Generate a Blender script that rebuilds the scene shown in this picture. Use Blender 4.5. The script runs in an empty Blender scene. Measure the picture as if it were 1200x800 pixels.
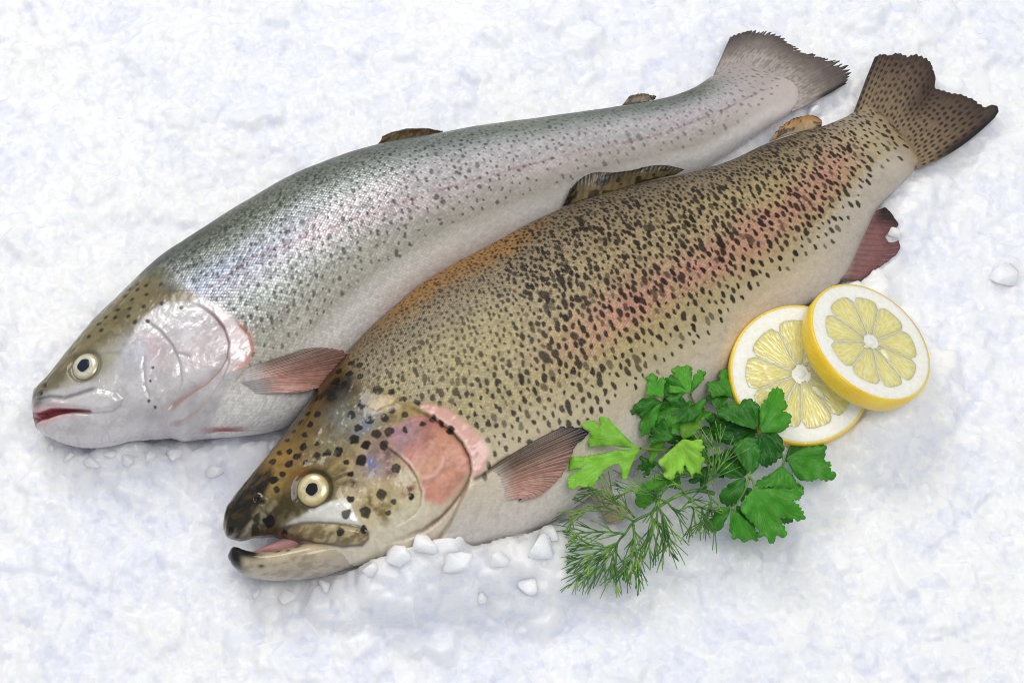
# Two trout on crushed ice with lemon slices, parsley and dill.  Units: metres (the tables below are millimetres).
import bpy, bmesh, math, random
import numpy as np
from mathutils import Vector, Matrix
from mathutils.geometry import delaunay_2d_cdt

scene = bpy.context.scene
COL = scene.collection
random.seed(7)

# ---------------------------------------------------------------- camera
CAM_ELEV, CAM_DIST, CAM_LENS, CAM_TARGET = 62.0, 1.2, 97.3, (0.0, 0.0, 0.015)

def set_camera():
    e = math.radians(CAM_ELEV)
    back = Vector((0, -math.cos(e), math.sin(e)))
    cd = bpy.data.cameras.new('camera'); cam = bpy.data.objects.new('camera', cd); COL.objects.link(cam)
    cam.location = Vector(CAM_TARGET) + back * CAM_DIST
    cam.rotation_euler = (math.radians(90 - CAM_ELEV), 0, 0)
    cd.lens = CAM_LENS; cd.sensor_width = 36; cd.sensor_fit = 'HORIZONTAL'
    cd.clip_start = .01; cd.clip_end = 50
    scene.camera = cam
set_camera()

# ---------------------------------------------------------------- light: soft studio light, one big softbox behind and to the left
world = bpy.data.worlds.new('World'); scene.world = world; world.use_nodes = True
world.node_tree.nodes['Background'].inputs[0].default_value = (.88, .94, 1.0, 1)
world.node_tree.nodes['Background'].inputs[1].default_value = .36
def area(name, loc, target, sx, sy, power, color):
    ld = bpy.data.lights.new(name, 'AREA'); ld.shape = 'RECTANGLE'; ld.size = sx; ld.size_y = sy
    ld.energy = power; ld.color = color
    o = bpy.data.objects.new(name, ld); COL.objects.link(o); o.location = loc
    o.rotation_euler = (Vector(target) - Vector(loc)).to_track_quat('-Z', 'Y').to_euler()
area('softbox_key', (-.45, .8, 1.25), (0, .02, 0), .6, .6, 10, (1, .975, .94))
area('softbox_fill', (.4, -.45, 1.9), (.05, 0, 0), 1.0, .8, 18.5, (1, .985, .97))
vs = scene.view_settings
vs.view_transform = 'Standard'; vs.look = 'None'; vs.exposure = 0; vs.gamma = 1; vs.use_curve_mapping = False
scene.cycles.use_denoising = True; scene.cycles.filter_width = 1.0
scene.cycles.max_bounces = 10; scene.cycles.diffuse_bounces = 4; scene.cycles.glossy_bounces = 3
scene.cycles.transmission_bounces = 8; scene.cycles.caustics_refractive = False; scene.cycles.caustics_reflective = False

# ---------------------------------------------------------------- traced proportions (millimetres, in each thing's own frame)

DATA = {
 'front': {'place':[14.68,-10.97,0.0,0.5934,0.0873],'rows':[[-156.28,11.33,-157.07,10.05,21.0,1.5],[-152.38,16.01,-157.41,7.13,21.0,5.0],[-147.21,19.0,-154.24,2.84,21.0,8.0],[-139.76,21.88,-148.08,0.36,21.0,11.0],[-130.18,25.12,-141.23,-3.24,21.0,14.0],[-119.68,29.08,-135.24,-10.2,21.0,17.0],[-109.45,33.26,-130.61,-21.44,21.0,19.5],[-98.96,37.61,-121.76,-30.52,21.0,22.0],[-88.23,42.31,-109.75,-35.89,21.5,24.0],[-75.85,46.8,-97.46,-40.91,22.0,26.0],[-61.27,51.32,-86.24,-45.03,22.5,27.5],[-46.21,54.36,-75.02,-51.82,23.5,29.0],[-29.29,56.78,-61.99,-57.31,24.5,30.5],[-11.56,56.86,-46.26,-61.34,25.5,31.5],[5.52,55.77,-29.29,-61.78,26.0,32.0],[23.97,55.24,-11.78,-60.42,26.0,32.0],[44.6,53.59,8.6,-57.72,25.5,31.5],[61.14,50.8,29.15,-54.66,24.0,30.0],[80.96,45.85,53.47,-49.29,22.0,28.0],[100.95,40.83,79.13,-40.7,19.5,25.5],[122.19,37.21,106.92,-36.89,16.0,22.0],[141.18,36.86,132.27,-35.28,13.0,18.0],[159.27,34.65,156.43,-22.1,10.5,14.0],[174.06,31.65,171.9,-13.44,9.0,11.0],[184.55,30.71,187.25,-9.53,8.0,8.0],[193.37,30.51,197.08,-6.34,7.0,4.2],[200.45,27.38,201.84,-0.55,6.5,1.6],[202.52,20.96,202.48,5.38,6.3,0.4]],'jaw':[[-160.88,-0.05,-161.66,-1.33,19.0,1.5],[-158.47,1.51,-161.7,-4.42,19.0,4.0],[-156.49,0.68,-160.9,-7.16,19.0,5.5],[-155.01,-1.62,-159.81,-10.08,19.0,6.8],[-153.23,-4.11,-157.45,-12.95,19.0,8.5],[-146.51,-9.35,-151.04,-17.98,19.0,10.5],[-138.59,-12.69,-142.77,-22.68,19.0,12.0],[-130.86,-15.01,-134.28,-27.07,19.0,12.5],[-121.31,-18.5,-123.78,-30.3,19.0,11.0],[-110.67,-24.91,-112.06,-34.3,20.0,8.0],[-98.33,-32.0,-99.11,-37.77,20.0,4.0]],'tongue':[[-151.23,-3.28,-151.82,-4.24,15.0,1.5],[-145.87,-4.05,-147.36,-7.12,15.0,4.0],[-138.31,-5.35,-140.51,-11.56,15.0,6.0],[-129.43,-7.94,-131.96,-15.3,15.0,8.0],[-114.74,-14.72,-118.81,-21.11,15.0,9.0]],'eye':[-120.06,-1.59,40.74],'opercle':[[-71.68,8.94],[-67.78,2.17],[-63.66,-5.52],[-60.58,-13.87],[-59.48,-21.02],[-60.21,-27.96],[-62.53,-32.82],[-66.17,-35.85],[-71.28,-38.12],[-76.24,-39.42],[-82.33,-40.4],[-90.65,-39.95],[-99.86,-37.52],[-109.75,-33.49]],'membrane':[[-64.16,-34.78],[-69.59,-38.07],[-74.5,-40.53],[-79.73,-43.04],[-85.44,-43.84],[-90.85,-42.91],[-97.86,-40.6]],'preop':[[-87.5,1.41],[-85.88,-4.55],[-83.7,-10.82],[-82.36,-16.4],[-82.33,-22.33],[-83.75,-27.74],[-86.72,-31.77],[-89.7,-33.13],[-95.63,-33.32],[-102.46,-31.77]],'subop':[[-81.95,-22.97],[-78.61,-24.86],[-75.61,-25.4],[-71.87,-24.11],[-68.11,-20.88]],'cleith':[[-66.3,4.33],[-61.69,0.02],[-56.82,-5.37],[-54.6,-12.42],[-52.77,-19.74],[-51.72,-27.19],[-52.48,-30.74],[-58.09,-35.73],[-64.17,-36.03],[-61.75,-30.44],[-59.48,-21.02],[-60.58,-13.87],[-63.66,-5.52]],'pecline':[[-64.37,-35.81],[-59.1,-36.62],[-53.66,-36.57],[-45.26,-36.61]],'maxilla':[[-140.24,-3.5],[-135.24,-6.48],[-130.99,-9.18],[-124.8,-14.07],[-118.15,-19.27],[-111.92,-24.86],[-110.13,-28.06],[-111.14,-29.75],[-114.39,-30.3],[-121.2,-26.59],[-129.58,-18.82],[-134.91,-10.62],[-140.5,-3.86]],'suborb':[[-135.64,-5.5],[-126.72,-7.75],[-117.29,-9.94],[-111.43,-12.53],[-110.76,-16.17],[-111.84,-20.88],[-110.95,-24.77],[-118.02,-18.99],[-124.68,-13.82],[-130.88,-8.89]],'snout':[[-157.06,9.49],[-152.38,15.89],[-141.01,21.34],[-132.79,21.09],[-131.35,13.83],[-138.25,5.68],[-146.36,2.22],[-153.73,2.61],[-157.18,6.45]],'nostril':[[-139.22,7.26],[-140.31,9.85]],'nape':[[-76.65,45.42],[-80.4,26.86],[-76.35,15.44],[-70.63,8.14],[-62.37,1.47],[-55.51,-7.34]],'darkpatch':[[-88.92,30.88],[-85.51,30.87],[-144.26,-7.19]],'spots':[[-75.92,38.12,1.0],[-74.18,34.13,1.0],[-81.76,38.75,1.0],[-79.53,33.79,1.1],[-85.6,34.88,1.1],[-83.83,30.53,1.0],[-75.13,18.74,1.5],[-71.28,14.38,1.1],[-77.29,29.16,1.0],[-95.06,33.81,1.0],[-102.8,29.82,0.9],[-100.13,25.9,1.0],[-107.26,28.62,0.8],[-105.03,24.19,1.0],[-111.55,26.46,0.8],[-109.45,21.14,0.9],[-115.95,24.7,0.8],[-113.28,16.51,1.2],[-118.82,18.83,1.0],[-117.63,14.8,1.1],[-121.84,21.0,0.8],[-126.43,19.49,1.0],[-121.91,13.8,1.2],[-116.2,10.09,0.9],[-111.03,9.56,1.2],[-106.76,7.84,1.2],[-103.08,5.46,1.4],[-107.94,14.05,0.9],[-126.56,11.8,1.0],[-130.63,12.22,1.2],[-132.08,7.65,1.0],[-95.05,6.06,1.3],[-92.33,1.05,1.4],[-97.5,-3.53,1.7],[-86.33,2.41,1.4],[-81.81,-0.1,1.4],[-86.58,-3.46,1.3],[-79.89,6.1,1.3],[-75.64,7.07,1.0],[-72.22,2.45,1.1],[-85.51,9.47,1.1],[-91.03,9.31,1.1],[-84.61,16.61,1.0],[-90.13,15.92,1.1],[-63.99,-6.01,1.0],[-62.36,-9.52,0.8],[-60.8,-14.08,1.0],[-65.4,3.89,1.0],[-69.45,8.7,1.0],[-87.59,-14.24,1.3],[-98.29,-19.54,1.5],[-107.22,-21.45,1.5],[-95.32,-24.63,0.9],[-99.29,-26.85,0.8],[-88.39,-26.85,1.0],[-114.01,-17.92,1.2],[-109.67,-13.92,1.1],[-104.16,-5.35,0.9],[-102.88,-0.11,0.9],[-119.43,-21.68,1.0],[-111.36,-26.4,0.9],[-140.43,0.08,1.5],[-155.31,6.3,1.0],[-137.26,-6.83,0.9],[-76.02,-3.07,0.8],[-68.71,-5.33,0.9]],'lateral':[[-45.02,-10.36],[-19.72,-10.64],[15.36,-9.8],[42.94,-8.37],[84.58,-7.9],[128.53,-0.71],[161.83,6.88],[195.83,13.41]],'lip':[[-157.18,6.45],[-154.21,2.86],[-148.02,0.33],[-141.01,-3.43]],'accents':[[[-85.33,31.98],(16,16,14),5.5,4.5,1.2],[[-90.3,29.87],(30,30,24),5,4,0.9],[[-87.25,18.88],(70,76,76),6,5,0.6],[[-87.17,9.7],(112,122,136),6,4.5,0.7],[[-87.05,-5.57],(96,66,62),4,4.5,0.8],[[-88.89,-14.85],(110,74,66),4,5,0.7],[[-87.77,-23.6],(120,72,58),3.5,4,0.7],[[-102.28,-20.3],(92,74,32),5,4,0.9],[[-100.79,-25.83],(120,100,50),6,4,0.6],[[-95.14,-7.95],(112,112,150),3.2,4,0.8],[[-79.49,-4.24],(150,120,132),5,5,0.5],[[-106.41,-8.55],(88,74,44),6,2.2,0.8],[[-129.13,-1.65],(60,50,26),6,5,0.6],[[-139.0,0.85],(44,38,20),6,4,0.6],[[-119.68,9.78],(120,82,30),7,5,0.5],[[-146.27,2.46],(36,33,20),7,5,1.1],[[-136.72,-0.18],(58,50,28),7,5,1.0],[[-132.36,-2.16],(70,60,34),6,4,0.8],[[-141.61,-1.6],(74,66,42),6,3,0.9]],'headline':[[-77.6,45.6],[-77.64,23.29],[-69.59,9.71],[-61.49,0.21],[-56.82,-5.37],[-54.6,-12.42],[-52.77,-19.74],[-51.72,-27.19],[-52.48,-30.74],[-58.09,-35.73],[-65.22,-37.16],[-70.56,-39.61],[-78.05,-42.31],[-85.51,-45.4]],'opercle_area':[[-78.78,0.67],[-71.27,0.61],[-63.68,-5.83],[-60.58,-13.87],[-59.48,-21.02],[-60.21,-27.96],[-62.8,-32.53],[-67.32,-35.88],[-74.04,-37.27],[-79.94,-35.43],[-83.99,-32.01],[-83.75,-27.74],[-82.33,-22.33],[-82.52,-15.46],[-83.59,-9.28],[-84.5,-4.26]],'oplilac':[-76.35,-3.24],'opdark':[-67.92,-7.22],'opflip':1,'blobs_rgb':[[[-87.67,30.81],(52,50,40),8,6,0.9],[[-87.17,11.69],(124,130,128),12,8,0.75],[[-92.67,16.23],(96,104,102),8,8,0.6],[[-93.85,-8.46],(176,152,152),9,8,0.75],[[-84.73,-4.04],(150,118,112),8,7,0.6],[[-102.1,-18.04],(190,166,104),10,7,0.7],[[-93.27,-26.96],(204,190,140),12,7,0.6],[[-103.31,-10.24],(176,164,140),8,6,0.5],[[-122.15,6.05],(128,98,48),10,8,0.7],[[-132.29,3.04],(110,92,48),9,7,0.6],[[-123.44,17.11],(150,116,54),10,8,0.6],[[-75.99,12.71],(190,160,100),14,6,0.6],[[-116.33,-17.56],(214,208,190),8,4,0.4],[[-135.97,-2.19],(86,78,40),8,5,0.6],[[-107.82,8.83],(124,118,92),9,7,0.5],[[-97.99,-34.47],(222,214,190),16,8,0.7]]},
 'front_fins': {'tail':[[[190.26,30.89,7.0],[195.13,25.52,6.5],[198.84,18.66,6.2],[201.22,11.43,6.2],[201.37,3.95,6.4],[197.83,-7.58,7.0]],[[204.39,40.98,6.0],[211.39,36.54,6.0],[216.84,29.4,6.0],[217.38,19.06,6.0],[220.24,7.3,6.0],[220.19,-8.79,6.0]],[[217.86,50.09,5.0],[221.3,50.05,5.0],[224.05,47.78,5.0],[228.23,46.74,5.0],[231.17,42.75,5.0],[235.75,40.92,5.0],[238.02,37.35,5.0],[237.29,32.48,5.0],[234.24,25.91,5.0],[231.24,21.99,5.0],[233.37,19.58,5.0],[236.56,15.98,5.0],[239.76,12.37,5.0],[242.67,8.42,5.0],[245.04,3.76,5.0],[245.89,1.64,5.0],[248.11,1.28,5.0],[249.56,-0.69,5.0],[249.47,-2.73,5.0],[246.27,-4.91,5.0]]],'dorsal':[[[44.89,55.38,28.0],[54.69,53.11,28.0],[63.08,50.74,28.0],[74.49,48.56,27.0],[86.35,45.62,26.0],[97.21,42.94,24.0]],[[47.8,56.68,31.0],[56.96,56.8,31.0],[65.43,53.9,31.0],[76.12,50.7,30.0],[87.17,47.28,29.0],[98.77,42.23,26.0]],[[50.74,58.56,33.0],[57.92,60.44,33.0],[63.47,59.9,33.0],[71.07,55.07,33.0],[79.33,51.67,32.0],[86.64,50.14,31.0],[94.22,46.8,29.0],[100.86,41.91,26.0]]],'adipose':[[[146.77,37.58,13.0],[156.34,35.62,13.0],[164.19,33.22,13.0],[171.06,31.44,13.0]],[[150.35,38.79,14.0],[159.73,38.51,14.0],[167.25,36.32,14.0],[171.46,31.58,14.0]],[[154.11,40.01,14.0],[160.11,40.34,14.0],[165.34,39.61,14.0],[169.24,38.37,14.0],[171.57,35.65,14.0],[172.24,32.64,14.0]]],'anal':[[[164.76,-14.24,9.0],[156.66,-17.73,10.0],[145.99,-25.08,12.0],[131.98,-35.09,14.0]],[[170.13,-15.05,8.0],[164.34,-21.46,8.0],[157.89,-29.39,8.0],[140.38,-38.12,8.0]],[[173.64,-15.16,7.0],[174.37,-18.67,7.0],[174.25,-22.65,7.0],[173.75,-25.86,7.0],[168.95,-25.83,7.0],[164.63,-27.1,7.0],[165.5,-31.67,7.0],[169.44,-32.18,7.0],[167.46,-35.43,7.0],[160.26,-37.33,7.0],[149.61,-37.51,7.0],[140.87,-38.37,7.0]]],'pectoral':[[[-62.83,-35.42,45.81],[-62.56,-38.25,44.78],[-62.0,-41.95,43.27],[-61.51,-45.14,41.7],[-60.48,-47.49,40.49]],[[-41.54,-37.07,53.55],[-41.32,-42.58,51.62],[-43.09,-46.0,49.88],[-46.02,-49.3,47.58],[-51.92,-52.07,44.36]],[[-20.41,-39.44,56.36],[-15.81,-42.71,56.08],[-13.59,-46.44,55.25],[-16.62,-47.81,54.65],[-21.14,-48.34,53.37],[-24.77,-50.71,51.94],[-29.36,-53.43,48.74],[-35.75,-55.54,46.72],[-44.21,-55.72,44.39],[-52.53,-53.05,43.46]]],'pelvic':[[[-18.76,-52.57,12.0],[-15.81,-55.85,13.0],[-10.23,-55.3,14.0]],[[-17.48,-63.52,12.0],[-14.09,-67.54,12.0],[-8.67,-67.37,12.0]],[[-18.26,-69.89,11.0],[-16.53,-73.75,11.0],[-12.83,-74.77,11.0],[-8.42,-73.51,11.0]]]},
 'rear': {'place':[-45.0,44.06,0.0,0.4796,0.0873],'rows':[[-177.56,6.81,-178.33,4.12,19.0,1.5],[-174.87,11.19,-179.56,-0.52,19.0,4.5],[-171.99,13.28,-179.18,-5.07,19.0,7.5],[-167.61,14.9,-176.42,-9.41,19.0,10.0],[-160.83,18.33,-171.19,-15.2,19.0,13.0],[-153.33,22.49,-163.5,-20.7,19.0,15.5],[-145.48,26.45,-155.46,-23.67,19.0,18.0],[-137.53,30.52,-145.82,-25.6,19.0,20.5],[-127.82,33.97,-135.87,-29.73,19.5,22.5],[-114.13,39.16,-124.17,-34.55,20.0,24.5],[-100.21,43.7,-111.82,-40.68,21.0,26.0],[-86.4,45.99,-98.62,-46.72,22.0,27.5],[-72.23,47.99,-85.28,-50.04,23.0,29.0],[-54.75,49.77,-67.01,-45.55,24.0,30.0],[-35.06,51.66,-46.57,-36.81,24.5,30.5],[-16.33,51.06,-24.54,-29.24,24.5,30.5],[6.62,48.55,-0.78,-22.84,24.0,30.0],[30.83,43.38,23.82,-19.69,22.0,28.0],[56.75,38.18,49.0,-17.99,19.5,25.5],[85.24,30.72,77.03,-15.56,17.0,22.5],[108.09,25.86,101.79,-15.08,14.0,19.0],[126.09,22.39,122.07,-16.81,12.0,16.0],[142.55,20.22,139.14,-17.06,10.0,13.0],[153.82,20.37,156.95,-14.05,9.0,10.5],[163.03,22.36,176.75,-10.68,8.0,7.5],[170.67,23.84,190.32,-8.2,7.0,4.0],[179.54,25.07,197.38,-2.56,6.5,1.6],[186.9,19.59,199.85,3.29,6.3,0.4]],'eye':[-151.35,6.18,36.09],'opercle':[[-100.97,8.45],[-97.33,4.13],[-94.39,-2.4],[-92.98,-9.58],[-93.93,-16.52],[-97.61,-21.6],[-102.69,-24.57],[-109.56,-26.38],[-115.6,-26.28],[-121.79,-26.58],[-128.51,-27.16]],'membrane':[[-94.81,-19.21],[-97.53,-24.01],[-102.25,-27.77],[-107.98,-30.32],[-112.61,-32.22],[-117.85,-32.91],[-123.78,-32.25],[-131.03,-30.62]],'preop':[[-121.45,12.91],[-119.05,8.05],[-116.97,3.15],[-115.11,-5.72],[-115.54,-14.05],[-118.15,-20.63],[-123.52,-25.17],[-128.35,-26.59]],'subop':[[-115.3,-9.4],[-112.89,-11.13],[-110.66,-13.93]],'infra':[[-127.08,-3.14],[-129.42,-6.48],[-132.44,-14.2],[-133.11,-20.38]],'cleith':[[-95.85,7.24],[-91.4,1.35],[-87.76,-8.79],[-84.98,-17.8],[-86.45,-24.08],[-91.55,-27.14],[-97.89,-27.23],[-101.81,-26.95],[-96.99,-22.02],[-93.58,-16.6],[-92.98,-9.58],[-94.39,-2.4]],'ring':[[-87.76,-8.79],[-84.98,-17.8],[-86.45,-24.08],[-91.55,-27.14],[-98.07,-27.42]],'maxilla':[[-169.29,1.27],[-164.73,-2.3],[-157.83,-4.15],[-150.68,-5.96],[-145.13,-10.6],[-143.43,-14.53],[-144.89,-16.48],[-149.32,-16.77],[-156.13,-13.94],[-163.0,-8.68],[-169.16,-3.57],[-172.03,-0.29]],'snoutline':[[-176.27,5.44],[-169.93,2.73],[-164.62,-1.93],[-157.61,-3.81],[-150.63,-5.52]],'mouth':[[-178.9,1.6],[-176.42,-0.75],[-171.65,-2.26],[-163.87,-7.73],[-157.55,-12.75],[-164.49,-8.95],[-169.07,-7.02],[-175.1,-5.27],[-179.7,-3.09],[-181.31,-1.9]],'mouthline':[[-179.27,0.65],[-176.34,-3.68],[-169.65,-6.09],[-162.49,-9.58],[-156.16,-13.67]],'olive':[[-176.78,6.98],[-172.69,5.99],[-168.77,5.27],[-163.21,1.09],[-155.99,-0.49],[-148.95,-2.38],[-142.44,-0.8],[-138.31,1.0],[-133.21,3.51],[-126.07,9.66],[-121.6,12.49],[-116.98,13.94],[-109.63,14.01],[-100.32,8.05],[-95.2,8.69],[-99.52,17.75],[-103.76,31.69],[-107.52,40.22],[-116.37,41.24],[-140.81,31.82],[-161.76,20.76]],'slit':[[-121.29,-35.69],[-113.67,-39.7],[-105.74,-43.66],[-100.94,-45.82],[-96.45,-47.48]],'nostril':[[-169.55,8.78],[-172.45,6.36]],'spots':[[-115.87,30.98,0.8],[-113.13,27.13,0.8],[-119.74,30.87,0.8],[-117.18,27.68,0.8],[-122.84,28.34,0.8],[-107.5,23.08,0.8],[-114.92,22.49,0.8],[-121.19,24.06,0.8],[-128.34,23.1,0.8],[-123.89,20.2,0.8],[-118.4,17.41,0.8],[-111.11,14.25,0.8],[-130.87,19.89,0.8],[-125.94,16.91,0.8],[-134.19,23.07,0.8],[-137.92,21.79,0.8],[-124.83,12.58,0.8],[-119.94,9.81,0.8],[-138.52,17.66,0.8],[-144.11,18.59,0.8],[-105.02,8.21,0.8],[-126.62,-9.76,0.5],[-129.9,-14.08,0.5],[-132.41,-23.66,0.5],[-133.8,-20.5,0.5]],'lateral':[[-93.31,9.36],[-67.32,13.29],[-36.66,10.14],[0.35,7.87],[53.46,5.08],[92.48,1.62],[123.42,-1.18],[159.19,1.06],[185.04,5.31]],'headline':[[-113.7,38.89],[-106.0,31.21],[-102.45,20.28],[-95.57,7.95],[-91.4,1.35],[-87.76,-8.79],[-84.98,-17.8],[-86.45,-24.08],[-92.1,-28.37],[-100.43,-30.55],[-109.42,-36.37],[-115.87,-40.46]],'opflip':1,'blobs_rgb':[[[-122.63,-3.67],(206,150,152),5,7,0.7],[[-125.46,-8.14],(200,190,196),6,8,0.5],[[-102.64,-10.69],(228,206,208),10,8,0.6],[[-108.24,-1.2],(232,228,232),10,8,0.7],[[-130.34,-1.37],(200,208,224),7,8,0.5],[[-143.06,-19.11],(214,212,214),10,6,0.5],[[-130.31,-25.67],(170,160,160),9,5,0.5],[[-108.94,-15.37],(224,208,210),8,8,0.5],[[-144.32,2.99],(150,146,124),6,7,0.7],[[-166.03,9.4],(104,98,76),7,5,0.8],[[-175.1,4.15],(92,90,84),5,5,0.8],[[-104.42,20.14],(82,76,62),10,4,0.7]]},
 'rear_fins': {'tail':[[[164.93,21.84,8.0],[172.75,21.11,7.0],[180.99,16.38,6.5],[186.1,9.41,6.5],[188.9,1.6,6.5],[190.18,-8.71,7.0]],[[175.8,31.22,6.0],[185.6,30.93,6.0],[195.53,27.58,6.0],[202.03,17.37,6.0],[207.12,6.38,6.0],[208.9,-7.91,6.0]],[[185.38,39.22,5.0],[187.83,39.54,5.0],[191.03,38.73,5.0],[194.44,38.32,5.0],[197.75,37.72,5.0],[200.88,35.18,5.0],[204.91,34.22,5.0],[206.16,31.59,5.0],[207.18,28.56,5.0],[208.42,25.93,5.0],[209.09,23.09,5.0],[210.69,20.29,5.0],[212.38,18.45,5.0],[213.62,15.84,5.0],[214.86,13.22,5.0],[217.45,12.96,5.0],[218.46,9.95,5.0],[222.03,8.2,5.0],[224.08,6.2,5.0],[227.25,6.15,5.0],[228.72,3.93,5.0],[230.4,2.1,5.0],[230.21,0.19,5.0],[222.12,-5.84,5.0]]],'dorsal':[[[6.45,49.46,27.0],[14.34,47.49,27.0],[24.51,44.97,26.0],[35.75,41.94,25.0]],[[9.46,49.56,30.0],[16.02,49.18,30.0],[25.32,46.63,29.0],[36.21,42.92,27.0]],[[11.15,50.4,32.0],[14.61,50.6,32.0],[20.45,49.63,32.0],[27.77,47.34,31.0],[32.24,45.25,30.0],[37.03,42.89,28.0]]],'adipose':[[[119.77,25.68,13.0],[127.03,23.59,13.0],[134.16,22.05,13.0]],[[123.16,27.14,13.5],[129.03,25.73,13.5],[135.11,22.26,13.5]],[[124.78,27.76,14.0],[128.44,27.18,14.0],[132.04,25.66,14.0],[135.15,22.42,14.0]]],'pectoral':[[[-98.93,-27.38,42.38],[-98.34,-30.23,41.35],[-97.88,-33.29,39.96],[-97.58,-35.86,38.62]],[[-82.12,-31.89,49.87],[-81.21,-37.25,47.41],[-81.85,-41.66,44.55],[-84.51,-43.75,42.56]],[[-67.32,-34.12,50.98],[-60.97,-35.7,49.98],[-55.26,-37.76,47.03],[-48.98,-39.4,40.34],[-48.39,-41.28,32.63],[-55.52,-44.27,31.51],[-63.64,-46.11,32.81],[-71.89,-46.96,38.76],[-79.94,-45.76,42.01]]]},
 'lemons': [([122.28,-22.39,25.32],[0.1422,-0.194,0.9706]),([150.28,-12.89,33.83],[0.4386,0.1386,0.888])],
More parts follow.
